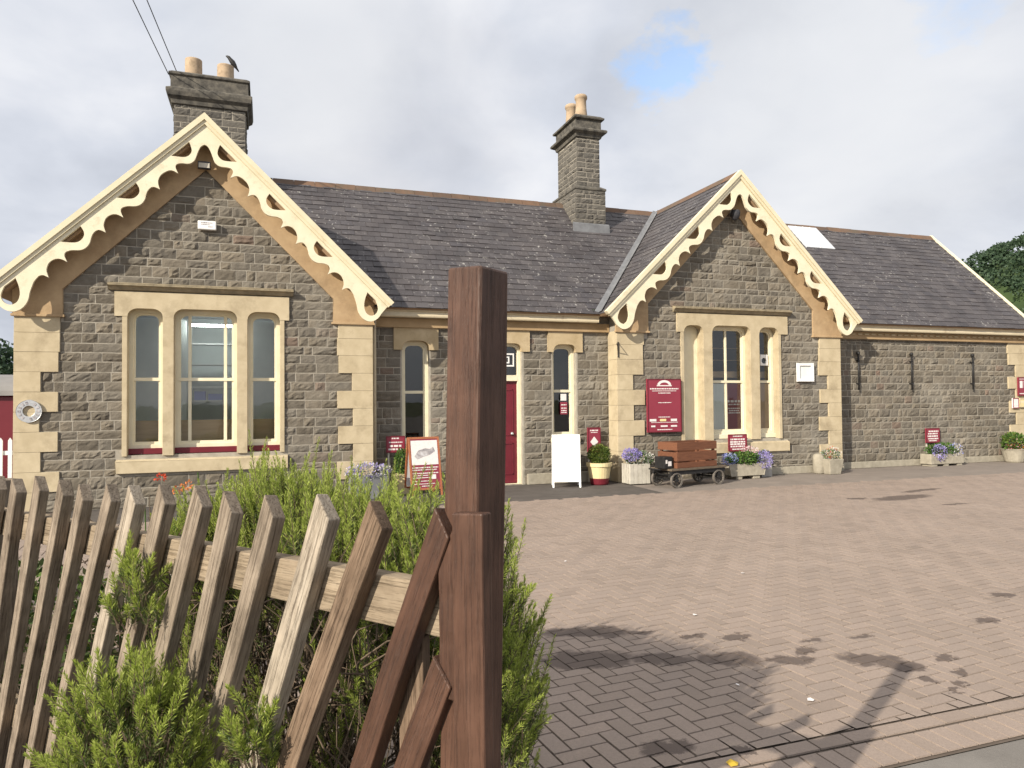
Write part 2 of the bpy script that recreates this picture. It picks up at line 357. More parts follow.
def masonry(mb, x0, x1, z0, z1, xf, blocked=(), rake=None, seed=1, rel=.024, mod=.32, lw=(.13, .43)):
    rnd = random.Random(seed); z = z0; rows = []; k = 0
    while z < z1-.02:
        top = min(z0+mod*(k+1), z1); c = rnd.random()
        if c < .9: mid = z+(top-z)*rnd.uniform(.4, .6); rows += [(z, mid), (mid, top)]
        elif c < .9: rows.append((z, top)) if False else rows.extend([(z, z+(top-z)*.34), (z+(top-z)*.34, z+(top-z)*.68), (z+(top-z)*.68, top)])
        else: mid = z+(top-z)*rnd.choice((.36, .64)); rows += [(z, mid), (mid, top)]
        z = top; k += 1
    for a, b in rows:
        l, r = x0, x1
        if rake: l, r = max(l, rake(.5*(a+b))[0]), min(r, rake(.5*(a+b))[1])
        iv = [(l, r)]
        for bx0, bx1, bz0, bz1 in blocked:
            if min(b, bz1)-max(a, bz0) < .3*(b-a): continue
            n = []
            for p, q in iv:
                if bx1 <= p or bx0 >= q: n.append((p, q)); continue
                if bx0 > p: n.append((p, bx0))
                if bx1 < q: n.append((bx1, q))
            iv = n
        for p, q in iv:
            u = p
            while u < q-.02:
                w = rnd.uniform(*lw)*(1 if b-a > .12 else .85)
                if q-(u+w) < .13: w = q-u
                stone(mb, u, u+w, a, b, xf, rel, rnd); u += w
def ashlar(mb, x0, x1, z0, z1, y0, y1, xf=None, g=.0018):
    mb.box(x0, x1, y0, y1, z0+g, z1-g, 0, xf)

# quoins: z levels shared by all corners, alternating wide (.617) and narrow (.35)
QZ = [0, .32, .64, .96, 1.28, 1.6, 1.92, 2.24, 2.56, 2.87, 3.16]
def quoins(mb, X, side, Y, yb, wide0=False, zmax=3.16):
    """side +1: blocks run to +x from corner X"""
    bl = []
    for i in range(len(QZ)-1):
        if QZ[i] >= zmax: break
        w = .617 if ((i % 2 == 0) == wide0 or i >= 8) else .36
        w += random.uniform(-.02, .02)
        a, b = sorted((X-side*.012, X+side*w))
        ashlar(mb, a, b, QZ[i], QZ[i+1], Y-.034-random.uniform(0, .006), yb); bl.append((a, b, QZ[i], QZ[i+1]))
    return bl

def gable_wall(xc, x0, x1, Y, ops, zsill, band_in, seed, surround, mull):
    """wall slab, rubble facing, quoins, band, kneelers, three-light stone surround"""
    apex = ZB+(HL if xc < 0 else HR)*TT
    top = lambda x: apex-.14-abs(x-xc)*TT
    w = MB()
    out = [(x0, 0), (x1, 0), (x1, top(x1)), (xc, apex-.14), (x0, top(x0))]
    holes = [opening(o[0]-.008, o[1]+.008, o[2]-.008, o[3]+.008) for o in ops]
    w.prism(out, Y, Y+.38, holes, 0)
    q = MB(); q2 = MB(); bl = quoins(q, x0, 1, Y, (YM-.01 if xc > 0 else Y+.06), False) + quoins(q2, x1, -1, Y, YM-.01, False)
    kin = 2.125*(1 if xc < 0 else (5.94-3.835)/2.125*1.03)
    blocked = bl + [(surround[0], surround[1], 3.17, 3.66), (surround[0]+.02, surround[1]-.02, zsill-.3, zsill)]
    blocked += [(ops[0][0]-.01, ops[-1][1]+.01, zsill-.05, 3.5)]
    blocked += [(x0-.1, xc-kin, 3.12, 3.7), (xc+kin, x1+.1, 3.12, 3.7)]
    rk = lambda z: (xc-max(0.02, (band_in+.05-z)/1.0), xc+max(0.02, (band_in+.05-z)/1.0))
    masonry(w, x0+.01, x1-.01, 0, band_in, front(Y), blocked, rk, seed)
    part(w, 'wall', [M['mortar'], M['stone']])
    part(q, 'quoin', M['dressed'], bevel=.003); part(q2, 'quoin', M['dressed'], bevel=.003)
    zk = band_in-kin*1.01
    for sg in (-1, 1):
        b = MB(); xe = x0-.03 if sg < 0 else x1+.03
        p = [(xc+sg*.001, band_in), (xc+sg*kin, zk), (xc+sg*kin, 3.16), (xe, 3.16), (xe, top(xe)+.02), (xc+sg*.001, apex-.12)]
        b.prism(p, Y-.05, Y-.001)
        a, c = sorted((xc+sg*(kin-.03), xe+sg*.02)); b.box(a, c, Y-.075, Y-.002, 3.125, 3.165)
        part(b, 'gable_band', M['band'], bevel=.004)
    # dressed window surround
    sr = MB(); sx0, sx1 = surround
    # lintel plate with the three heads cut out of its lower edge
    poly = [(sx0, 3.575), (sx0, 3.17)]
    for o in ops:
        op = opening(*o); arc = op[2:]            # right spring ... left spring
        poly += [(o[0], 3.17)] + arc[::-1] + [(o[1], 3.17)]
    poly += [(sx1, 3.17), (sx1, 3.575)]
    sr.prism(poly, Y-.046, Y+.14)
    part(sr, 'window_head', M['dressed'], bevel=.005)
    for m0, m1 in mull: sr = MB(); sr.box(m0, m1, Y-.046, Y+.2, zsill-.02, 3.17); part(sr, 'mullion', M['dressed'], bevel=.005)
    for jx in (ops[0][0]-.075, ops[-1][1]+.001): sr = MB(); sr.box(jx, jx+.074, Y-.04, Y+.14, zsill-.02, 3.17); part(sr, 'jamb', M['dressed'], bevel=.004)
    hd = MB(); hx0, hx1 = sx0-.09, sx1+.07
    hd.prism([(0, 3.60), (-.05, 3.60), (-.09, 3.65), (-.13, 3.67), (-.13, 3.70), (0, 3.735)], hx0, hx1, xf=lambda x, y, z: (y, Y+x, z))
    part(hd, 'hood_mould', M['hood'], bevel=.004)
    sl = MB()
    sl.prism([(.2, zsill-.3), (-.075, zsill-.3), (-.075, zsill-.1), (.2, zsill-.01)], sx0+.03, sx1-.03, xf=lambda x, y, z: (y, Y+x, z))
    part(sl, 'stone_sill', M['dressed'], bevel=.006)

def window(o, Y, bars=(), rail=2.12, blind=False, fr=.06, rec=.16, low=None):
    x0, x1, zb, zt = o[:4]
    f = MB(); op = opening(x0-.02, x1+.02, zb-.02, zt+.02)
    inn = opening(x0+fr, x1-fr, zb+fr, zt-fr, .13)
    f.prism(op, Y+rec, Y+rec+.09, [inn])
    w = part(f, 'window', M['frame'], bevel=.004)
    sa = MB(); i2 = opening(x0+fr+.03, x1-fr-.03, zb+fr+.045, zt-fr-.03, .11)
    sa.prism(opening(x0+fr-.01, x1-fr+.01, zb+fr-.01, zt-fr+.01, .13), Y+rec+.03, Y+rec+.065, [i2])
    sa.box(x0+fr, x1-fr, Y+rec+.012, Y+rec+.06, rail-.028, rail+.028)
    for bx in bars: sa.box(bx-.026, bx+.026, Y+rec+.026, Y+rec+.062, zb+fr+.04, zt-fr-.01)
    part(sa, 'sash', M['frame'], w, bevel=.003)
    g = MB(); yy = Y+rec+.05
    g.add([(x0+fr, yy, zb+fr), (x1-fr, yy, zb+fr), (x1-fr, yy, zt-fr), (x0+fr, yy, zt-fr)], [(0, 1, 2, 3)])
    part(g, 'pane', M['glass'], w)
    return w

# --- left gable
OL = [(-2.164, -1.632, .97, 3.305), (-1.464, -.47, .97, 3.315), (-.299, .239, .97, 3.305)]
OLh = [(a, b, .87, d) for a, b, c, d in OL]
gable_wall(XL, -3.754, 1.85, YL, OLh, .87, 5.73, 11, (-2.354, .393), [(-1.632, -1.464), (-.47, -.299)])
for o, bars in zip(OL, ((), (-1.235, -.665), ())):
    w = window(o, YL, bars, 2.13)
    sb = MB(); sb.box(o[0], o[1], YL+.1, YL+.24, .872, .968); part(sb, 'sill_board', M['maroon'], w, bevel=.004)
# --- right gable
OR = [(9.246, 10.241, .93, 3.33), (10.483, 11.002, .93, 3.32)]
OB = (8.53, 9.016, .83, 3.32)
gable_wall(XR, 6.929, 12.764, YR, [OB]+[(a, b, .83, d) for a, b, c, d in OR], .83, 5.94, 23, (8.367, 11.26), [(9.016, 9.246), (10.241, 10.483)])
window(OR[0], YR, (9.745,), 2.10)
window(OR[1], YR, (), 2.10)
sb = MB(); sb.prism(opening(OB[0]-.01, OB[1]+.01, .82, 3.33), YR+.2, YR+.3)
bw = part(sb, 'blind_window', M['frame'], bevel=.003)
for o in OR:
    sb = MB(); sb.box(o[0], o[1], YR+.1, YR+.24, .832, .928); part(sb, 'sill_board', M['frame'], bevel=.004)
# --- main wall (between gables) and goods wing
W1 = (2.5, 3.024, .9, 2.9); W2 = (5.645, 6.167, .95, 2.885); DR = (3.985, 4.954, 0, 2.885)
mw = MB(); mw.prism([(1.5, 0), (7.2, 0), (7.2, 3.48), (1.5, 3.48)], YM, YM+.38, [opening(o[0]-.008, o[1]+.008, max(.001, o[2]-.008), o[3]+.008) for o in (W1, W2, DR)])
blk = [(W1[0]-.03, W1[1]+.03, .8, 2.9), (W2[0]-.03, W2[1]+.03, .85, 2.9), (DR[0]-.04, DR[1]+.04, 0, 2.9), (2.33, 3.21, 2.74, 3.15), (3.75, 5.12, 2.74, 3.15), (5.53, 6.31, 2.74, 3.15)]
masonry(mw, 1.86, 6.93, 0, 3.14, front(YM), blk, None, 5)
part(mw, 'wall', [M['mortar'], M['stone']])
for (a, b), o in (((2.33, 3.21), W1), ((3.75, 5.12), DR), ((5.53, 6.31), W2)):
    lt = MB(); op = opening(*o); arc = op[2:]
    lt.prism([(a, 3.148), (a, 2.72), (o[0], 2.72)] + arc[::-1] + [(o[1], 2.72), (b, 2.72), (b, 3.148)], YM-.045, YM+.14); part(lt, 'lintel', M['lintel'], bevel=.005)
window(W1, YM, (), 1.90, fr=.055, rec=.13); window(W2, YM, (), 1.91, fr=.055, rec=.13)
for a, b, c in ((2.44, 3.08, .79), (5.58, 6.23, .84)): ss = MB(); ss.box(a, b, YM-.07, YM+.15, c, c+.095); part(ss, 'stone_sill', M['dressed'], bevel=.006)
# goods wing
XW = 19.42
ww = MB(); ww.prism([(12.5, 0), (XW, 0), (XW, 3.48), (12.5, 3.48)], YM, YM+.38)
qb = MB(); bl = quoins(qb, XW, -1, YM, YM+.3, True); part(qb, 'quoin', M['dressed'], bevel=.003)
masonry(ww, 12.77, XW, .15, 3.14, front(YM), bl, None, 8)
# gable end of the wing, square to the front
masonry(ww, YM+.02, YRID*2-YM, .15, 3.14, lambda u, d, z: (XW+d, u, z), (), None, 9)
ww.prism([(YM, 0), (2*YRID-YM, 0), (2*YRID-YM, 3.45), (YRID, 6.45), (YM, 3.45)], XW-.38, XW-.001, xf=lambda x, y, z: (y, x, z))
part(ww, 'wall', [M['mortar'], M['stone']])
# left end and back walls
bw = MB(); bw.box(-3.754, -3.4, YL+.38, 2*YRID-YM, 0, 3.5); bw.box(-3.4, XW-.4, 2*YRID-YM-.35, 2*YRID-YM, 0, 3.5)
bw.prism([(-3.4, 3.5), (1.5, 3.5), (XL, 6.3)], 2*YRID-YM-.3, 2*YRID-YM-.05)
part(bw, 'wall', M['mortar'])
for a, b, y, d, h in ((12.86, XW+.04, YM, .06, .155), (9.4, 12.79, YR, .07, .165), (5.05, 6.92, YM, .06, .22)):
    pl = MB(); pl.box(a, b, y-d, y, 0, h); part(pl, 'plinth', M['conc'], bevel=.01)
# frieze, gutters
for a, b in ((1.87, 6.92), (12.78, XW)): fr = MB(); fr.box(a, b, YM-.09, YM, 3.15, 3.33); part(fr, 'frieze', M['frieze'], bevel=.004)
for i in range(30): de = MB(); de.box(13.0+i*.21, 13.12+i*.21, YM-.115, YM-.092, 3.245, 3.28); part(de, 'dentil', M['lintel'])
def gutter(x0, x1):
    g = MB(); prof = [(-.05, 0), (-.165, 0), (-.175, .03), (-.165, .1), (-.21, .12), (-.215, .15), (-.05, .15)]
    g.prism([(p[0], 3.335+p[1]) for p in prof], x0, x1, xf=lambda x, y, z: (y, YM-.07+x, z)); return part(g, 'gutter', M['gutter'], bevel=.004)
gutter(1.87, 6.6); gutter(13.07, XW+.15)
dp = MB(); dp.tube([(1.955, YM-.1, 3.3), (1.955, YM-.08, 3.0), (1.955, YM-.08, .0)], .035); part(dp, 'downpipe', M['gutter'], smooth=True)

# --- roofs: every slate a thin tapered tile in one mesh per slope
def slates(mb, P, U, V, nrm, rows, vh, urange, w=.27, seed=0):
    """P origin, U along the course, V up the slope; urange(v) gives limits"""
    rnd = random.Random(seed); P, U, V, nrm = Vector(P), Vector(U).normalized(), Vector(V).normalized(), Vector(nrm).normalized()
    for k in range(rows):
        a, b = urange(k*vh); u = a-(w*.5 if k % 2 else 0)
        while u < b:
            u0, u1 = max(u, a), min(u+w, b)
            if u1-u0 > .02:
                e = .012+rnd.uniform(-.004, .007)*(1 if rnd.random() < .95 else 2.2); t = .002; j = rnd.uniform(-.006, .006)-(.03 if rnd.random() < .012 else 0)
                q = lambda uu, vv, dd: P+U*uu+V*vv+nrm*dd
                g = .0028
                vs = [q(u0+g, k*vh+j, e), q(u1-g, k*vh+j, e+rnd.uniform(-.003, .003)), q(u1-g, (k+1)*vh+.03, t), q(u0+g, (k+1)*vh+.03, t), q(u0+g, k*vh+j, -.004), q(u1-g, k*vh+j, -.004)]
                mb.add(vs, [(0, 1, 2, 3), (4, 5, 1, 0), (4, 0, 3), (1, 5, 2)])
            u += w
def slope_slab(mb, pts, th, nrm):
    n = Vector(nrm).normalized(); k = len(pts)
    vs = [Vector(p) for p in pts] + [Vector(p)-n*th for p in pts]
    mb.add(vs, [tuple(range(k)), tuple(range(2*k-1, k-1, -1))] + [(i, k+i, k+(i+1) % k, (i+1) % k) for i in range(k)])
x0m, x1m = XL-.1, 19.5
nM = Vector((0, -KM, 1)).normalized(); vM = Vector((0, 1, KM)).normalized(); lenM = math.hypot(YRID-13.43, ZR-3.5)
rb = MB(); slope_slab(rb, [(x0m, 13.43, 3.497), (x1m, 13.43, 3.497), (x1m, YRID, ZR-.003), (x0m, YRID, ZR-.003)], .06, nM)
part(rb, 'roof_deck', M['soffit']); rb = MB()
slope_slab(rb, [(x1m, 2*YRID-13.43, 3.497), (x0m, 2*YRID-13.43, 3.497), (x0m, YRID, ZR-.003), (x1m, YRID, ZR-.003)], .06, (0, KM, 1))
part(rb, 'roof_deck', M['soffit'])
rs = MB(); nr = int(lenM/.185)
slates(rs, (0, 13.40, 3.497), (1, 0, 0), vM, nM, nr, lenM/nr, lambda v: (x0m, x1m), seed=2)
roof = part(rs, 'roof', M['slate'])
for xc, hw, Yb in ((XL, HL, YL-OV), (XR, HR, YR-OV)):
    za = ZB+hw*TT; Yv = 13.43+(za-3.5)/KM
    Yv = min(Yv, YRID)
    back = 2*YRID-13.43 if xc < 0 else None
    for sg in (-1, 1):
        n = Vector((sg*TT, 0, 1)).normalized(); V = Vector((-sg, 0, TT)).normalized(); ln = hw/CS
        dk = MB(); slope_slab(dk, [(xc+sg*hw, Yb+.03, ZB-.003), (xc+sg*hw, back or 13.6, ZB-.003), (xc, back or Yv+.1, za-.003), (xc, Yb+.03, za-.003)], .06, n)
        part(dk, 'roof_deck', M['soffit'])
        g = MB(); nr = int(ln/.185)
        slates(g, (xc+sg*hw, 0, ZB), (0, 1, 0), V, n, nr, ln/nr, lambda v: (Yb+.05, back or 13.43+(v*SN)/KM+.18), seed=int(xc*10)+sg)
        part(g, 'roof', M['slate'])
        # lead valley
        lv = MB(); p0 = Vector((xc+sg*hw, 13.43, 3.5)); p1 = Vector((xc, Yv, za)); up = Vector((0, 0, 1))
        nn = (n+nM).normalized(); sd = (p1-p0).normalized().cross(nn)
        lv.add([p0-sd*.075+nn*.085, p0+nn*.05, p0+sd*.075+nn*.085, p1+sd*.075+nn*.085, p1+nn*.05, p1-sd*.075+nn*.085], [(0, 1, 4, 5), (1, 2, 3, 4)])
        part(lv, 'valley_lead', M['lead'])
    rd = MB(); y = Yb+.05
    yend = back or Yv
    while y < yend:
        y1 = min(y+.45, yend+.05)
        rd.prism([(xc-.13, za-.1), (xc-.02, za+.045), (xc+.02, za+.045), (xc+.13, za-.1), (xc, za-.03)], y+.003, y1-.003); y = y1
    part(rd, 'ridge', M['ridge'])
rd = MB(); x = -.3
while x < x1m:
    x1 = min(x+.45, x1m)
    dz = random.uniform(-.006, .006)
    rd.prism([(YRID-.14, ZR-.1+dz), (YRID-.025, ZR+.05+dz), (YRID+.025, ZR+.05+dz), (YRID+.14, ZR-.1+dz), (YRID, ZR-.03)], x+.004, x1-.004, xf=lambda a, y, z: (y, a, z)); x = x1
part(rd, 'ridge', M['ridge'])
# white verge board at the wing's end
vb = MB()
for sg in (-1, 1):
    f_ = lambda t: YRID+sg*t
    pr = [(YRID, ZR+.09), (f_(3.2), ZR+.09-3.2*KM), (f_(3.2), ZR-.16-3.2*KM), (YRID, ZR-.16)]
    vb.prism(pr, x1m-.02, x1m+.06, xf=lambda x, y, z: (y, x, z))
part(vb, 'verge_board', M['cream'])
# rooflight
def onroof(x, y, h=0): return Vector((x, y, 3.5+(y-13.43)*KM))+nM*h
sk = MB(); q4 = [(13.97, 15.735), (14.955, 15.735), (14.99, 16.5), (14.0, 16.5)]
sk.add([onroof(*p, .02) for p in q4]+[onroof(*p, .06) for p in q4], [(4, 5, 6, 7), (0, 1, 5, 4), (1, 2, 6, 5), (2, 3, 7, 6), (3, 0, 4, 7)])
sko = part(sk, 'rooflight', M['poly'], bevel=.006)
skb = MB()
for i in (1, 2, 3):
    t = i/4; a = onroof(13.97+.985*t, 15.74, .066); b = onroof(14.0+.985*t, 16.49, .066); skb.tube([a, b], .007, 6)
part(skb, 'glazing_bar', M['white'], sko)

# --- fretted bargeboards
def smooth_edge(pts, cusps, n=4):
    out = []; k = len(pts)
    for i in range(k-1):
        p1, p2 = pts[i], pts[i+1]
        p0 = pts[i-1] if i > 0 and i not in cusps else p1
        p3 = pts[i+2] if i+2 < k and (i+1) not in cusps else p2
        for j in range(n):
            t = j/n
            out.append(tuple(.5*(2*p1[a]+(p2[a]-p0[a])*t+(2*p0[a]-5*p1[a]+4*p2[a]-p3[a])*t*t+(3*p1[a]-p0[a]-3*p2[a]+p3[a])*t**3) for a in (0, 1)))
    out.append(pts[-1]); return out
A0 = [(.335, .345), (.37, .332), (.415, .333), (.469, .352), (.5355, .384), (.60, .418), (.656, .438), (.72, .435), (.77, .408), (.82, .36), (.867, .326), (.915, .316), (.955, .345), (.992, .44), (1.015, .37), (1.05, .325), (1.11, .302), (1.18, .293), (1.24, .30), (1.314, .338), (1.36, .395), (1.391, .46)]
PER = [(.03, .385), (.075, .352), (.15, .356), (.22, .39), (.28, .43), (.36, .453), (.43, .447), (.49, .415), (.54, .37), (.59, .338), (.65, .322), (.70, .355), (.738, .448), (.762, .375), (.80, .325), (.86, .297), (.93, .294), (.99, .318), (1.05, .365), (1.10, .46)]
TAIL = [(3.62, .385), (3.67, .355), (3.73, .36), (3.79, .375), (3.86, .41), (3.948, .46), (4.03, .52), (4.12, .558), (4.22, .565), (4.31, .53), (4.365, .46), (4.385, .36), (4.37, .25), (4.36, .125)]
edge = A0 + [(1.391+a, b) for a, b in PER] + [(2.493+a, b) for a, b in PER] + TAIL
cus = {i for i, p in enumerate(edge) if p[1] > .437 and any(abs(p[0]-c) < .012 for c in (.992, 1.391, 2.129, 2.491, 3.231, 3.593))}
lower = smooth_edge(edge, cus)
def hole(pts): return smooth_edge(pts+[pts[0]], {0, len(pts)-1, len(pts)}, 3)[:-1]
HOLES = [hole([(.49, .16), (.525, .24), (.57, .30), (.64, .325), (.71, .312), (.78, .255), (.87, .16)])]
for o in (1.391, 2.493): HOLES.append(hole([(o+.20, .155), (o+.22, .24), (o+.265, .297), (o+.335, .322), (o+.415, .312), (o+.49, .255), (o+.585, .155)]))
HOLES.append(hole([(3.93, .17), (3.985, .29), (4.065, .395), (4.17, .452), (4.265, .43), (4.305, .34), (4.265, .235), (4.13, .165)]))
for xc, hw, Yb in ((XL, HL, YL-OV), (XR, HR, YR-OV)):
    za = ZB+hw*TT+.01; kf = hw/HL
    for sg in (-1, 1):
        def mp(p, yy=0): s, d = p; return (xc+sg*(s*CS-d*SN), za-(s*SN+d*CS))
        b = MB(); sc1 = lambda l: [mp((a*kf if a > .7 else a, d)) for a, d in l]
        outer = lower + [(4.36, .1), (.1*TT, .1)]
        b.prism(sc1(outer), Yb, Yb+.05, [sc1(h) for h in HOLES])
        part(b, 'bargeboard', M['cream'], bevel=.005)
        t = MB(); E = hw/CS+.03
        t.prism([mp(p) for p in ((-.035*TT, -.035), (E, -.035), (E, .045), (.045*TT, .045))], Yb-.055, Yb+.06)
        t.prism([mp(p) for p in ((.0452*TT, .0452), (E-.01, .0452), (E-.01, .098), (.098*TT, .098))], Yb-.03, Yb+.055)
        part(t, 'verge_trim', M['creamtrim'], bevel=.006)
        sf = MB()  # purlin-like soffit fillet behind the board
        sf.prism([mp(p) for p in ((.13*TT, .13), (E-.2, .13), (E-.2, .2), (.2*TT, .2))], Yb+.08, (YL if xc < 0 else YR)-.05)
        part(sf, 'soffit', M['soffit'])

# --- chimneys
def chimney(X0, X1, Y0, Y1, zb, zt, base, seed):
    """shaft X0..X1, bands and cap; base = (extra, top z) of the wider plinth or None"""
    c = MB(); c.box(X0+.01, X1-.01, Y0+.01, Y1-.01, zb, zt)
    lo = zb
    if base:
        e, z1 = base; c.box(X0-e+.012, X1+e-.012, Y0-e+.012, Y1+e-.012, zb, z1)
        for f_, a, b_ in ((lambda u, d, z: (u, Y0-e-d+.01, z), X0-e, X1+e), (lambda u, d, z: (X0-e-d+.01, u, z), Y0-e, Y1+e), (lambda u, d, z: (X1+e+d-.01, u, z), Y0-e, Y1+e)):
            masonry(c, a, b_, zb, z1, f_, (), None, seed, .02, .26, (.14, .34))
        lo = z1
    for f_, a, b_ in ((lambda u, d, z: (u, Y0-d+.01, z), X0, X1), (lambda u, d, z: (X0-d+.01, u, z), Y0, Y1), (lambda u, d, z: (X1+d-.01, u, z), Y0, Y1)):
        masonry(c, a, b_, lo, zt, f_, (), None, seed+3, .02, .24, (.14, .36))
    o = part(c, 'chimney', [M['mortar'], M['chstone']])
    return o
def ring(mb, X0, X1, Y0, Y1, prof):
    """profile [(outset, z)] swept round a rectangle"""
    vs = []
    for e, z in prof: vs += [(X0-e, Y0-e, z), (X1+e, Y0-e, z), (X1+e, Y1+e, z), (X0-e, Y1+e, z)]
    k = len(prof); fs = [(i*4+j, i*4+(j+1) % 4, (i+1)*4+(j+1) % 4, (i+1)*4+j) for i in range(k-1) for j in range(4)]
    fs.append((4*k-4, 4*k-3, 4*k-2, 4*k-1)); fs.append((3, 2, 1, 0)); mb.add(vs, fs)
Yc = 15.83
ch = chimney(7.19, 7.815, Yc, Yc+1.2, 5.6, 8.17, (.1, 6.84), 41)
cp = MB(); ring(cp, 7.09, 7.915, Yc-.1, Yc+1.3, [(.0, 6.84), (.015, 6.86), (.015, 6.9), (-.09, 6.97)])
part(cp, 'chimney_offset', M['chcap'], ch, bevel=.006); cp = MB()
ring(cp, 7.19, 7.815, Yc, Yc+1.2, [(0, 8.16), (.03, 8.17), (.05, 8.24), (.14, 8.29), (.15, 8.33), (.13, 8.36), (.03, 8.40), (.03, 8.60), (.09, 8.62), (.10, 8.66), (.02, 8.72)])
part(cp, 'chimney_cap', M['chcap'], ch, bevel=.006)
for yy, h in ((Yc+.28, .62), (Yc+.88, .62)):
    p = MB(); p.lathe([(.16, 0), (.155, .12), (.135, .3), (.13, h-.13), (.15, h-.1), (.16, h-.08), (.16, h-.03), (.14, h), (.1, h), (.09, h-.15)], (7.45, yy, 8.70), 20)
    part(p, 'chimney_pot', M['pot'], ch, smooth=True)
fl = MB()
zz = lambda y: 3.5+(y-13.43)*KM
fl.prism([(Yc-.16, zz(Yc-.16)+.03), (Yc-.13, zz(Yc-.13)+.22), (Yc-.105, zz(Yc-.1)+.22), (Yc-.105, zz(Yc-.1)-.1)], 7.02, 7.99, xf=lambda x, y, z: (y, x, z))
slope_slab(fl, [onroof(6.98, Yc-.36, .022), onroof(8.03, Yc-.36, .022), onroof(8.03, Yc-.1, .022), onroof(6.98, Yc-.1, .022)], .01, nM)
part(fl, 'chimney_flashing', M['lead'], ch)
Y1c = 15.75
ch = chimney(-1.765, -.39, Y1c, Y1c+1.0, 5.9, 7.82, None, 51)
cp = MB(); ring(cp, -1.765, -.39, Y1c, Y1c+1.0, [(0, 7.79), (.035, 7.8), (.045, 7.88), (.11, 7.94), (.13, 8.02), (.13, 8.08), (.05, 8.13), (.05, 8.36), (.085, 8.38), (.085, 8.42), (.03, 8.46)])
part(cp, 'chimney_cap', M['chcap'], ch, bevel=.008)
for xx, h in ((-1.42, .44), (-.80, .40)):
    p = MB(); p.lathe([(.175, -.04), (.17, .0), (.165, h-.02), (.165, h), (.13, h), (.12, h-.12)], (xx, Y1c+.35, 8.45), 22)
    part(p, 'chimney_pot', M['pot'], ch, smooth=True)

# --- door
df = MB()
df.prism(opening(DR[0]-.02, DR[1]+.02, .012, DR[3]+.02), YM+.09, YM+.2, [opening(DR[0]+.05, DR[1]-.055, .02, 2.12, .001), opening(DR[0]+.05, DR[1]-.055, 2.24, DR[3]-.055, .13)])
door = part(df, 'door_frame', M['frame'], bevel=.004)
dl = MB(); dl.box(DR[0]+.05, DR[1]-.055, YM+.16, YM+.2, .03, 2.12)
for cx in (DR[0]+.28, DR[1]-.285):
    for z0, z1 in ((.2, .85), (1.0, 1.95)):
        for a, b, c, d in ((cx-.15, cx+.15, z0, z0+.025), (cx-.15, cx+.15, z1-.025, z1), (cx-.15, cx-.125, z0, z1), (cx+.125, cx+.15, z0, z1)):
            dl.box(a, b, YM+.148, YM+.162, c, d)
dlo = part(dl, 'door', M['maroon'], bevel=.003)
hh = MB(); hh.lathe([(.03, 0), (.035, .02), (.02, .05)], (4.78, YM+.12, 1.02), 12); part(hh, 'door_knob', M['steel'], dlo, smooth=True)
tp = MB(); tp.add([(DR[0]+.05, YM+.15, 2.23), (DR[1]-.05, YM+.15, 2.23), (DR[1]-.05, YM+.15, 2.84), (DR[0]+.05, YM+.15, 2.84)], [(0, 1, 2, 3)])
part(tp, 'transom_pane', M['glass'], door)
tb = MB(); tb.add([(DR[0]+.04, YM+.4, 2.2), (DR[1]-.04, YM+.4, 2.2), (DR[1]-.04, YM+.4, 2.9), (DR[0]+.04, YM+.4, 2.9)], [(0, 1, 2, 3)]); part(tb, 'transom_backing', M['darkgrey'], door)
ts = MB()   # white border with a small squared mark inside, on the transom glass
for a, b, c, d in ((4.42, 4.84, 2.66, 2.69), (4.42, 4.84, 2.42, 2.45), (4.815, 4.84, 2.45, 2.66), (4.42, 4.445, 2.45, 2.66), (4.50, 4.74, 2.60, 2.625), (4.50, 4.74, 2.485, 2.51), (4.715, 4.74, 2.51, 2.60), (4.60, 4.63, 2.51, 2.60)):
    ts.box(a, b, YM+.138, YM+.146, c, d)
part(ts, 'transom_lettering', M['white'], door)

# --- rooms behind the glass
def room(x0, x1, y0, y1, z0, z1, wm, name='room'):
    r = MB(); r.add([(x0, y0, z0), (x1, y0, z0), (x1, y1, z0), (x0, y1, z0), (x0, y0, z1), (x1, y0, z1), (x1, y1, z1), (x0, y1, z1)],
                    [(0, 3, 7, 4), (1, 5, 6, 2), (3, 2, 6, 7)], 0)
    r.add([(x0, y0, z1), (x1, y0, z1), (x1, y1, z1), (x0, y1, z1)], [(0, 1, 2, 3)], 1)
    r.add([(x0, y0, z0), (x1, y0, z0), (x1, y1, z0), (x0, y1, z0)], [(0, 1, 2, 3)], 2)
    return part(r, name, [wm, M['ceil'], M['inbrown']])
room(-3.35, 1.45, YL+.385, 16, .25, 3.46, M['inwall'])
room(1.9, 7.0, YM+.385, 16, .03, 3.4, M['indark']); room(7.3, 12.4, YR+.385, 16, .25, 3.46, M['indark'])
ct = MB(); ct.box(-3.2, 1.3, 13.8, 14.1, .3, 1.42); part(ct, 'counter', M['inbrown'])
sh = MB()
for z in (1.75, 2.02, 2.45, 2.85): sh.box(-1.37, -.33, 14.9, 15.2, z, z+.025)
sh.box(-1.4, -1.36, 14.88, 15.21, .3, 3.2); sh.box(-.34, -.3, 14.88, 15.21, .3, 3.2)
part(sh, 'bookcase', M['ceil'])
for a, b in ((-2.6, -1.42), (-.26, .7)): cb = MB(); cb.box(a, b, 14.85, 14.88, .3, 3.3); part(cb, 'curtain', M['inwall'])
for a, b, c in ((-1.3, -1.1, 1.95), (-1.05, -.8, 1.9)): bb = MB(); bb.box(a, b, 14.95, 15.1, 1.78, c); part(bb, 'file_box', M['blue'])
lm = bpy.data.materials.new('strip_lamp'); lm.use_nodes = True; b_ = lm.node_tree.nodes['Principled BSDF']; b_.inputs['Emission Color'].default_value = (.9, 1, .95, 1); b_.inputs['Emission Strength'].default_value = 26
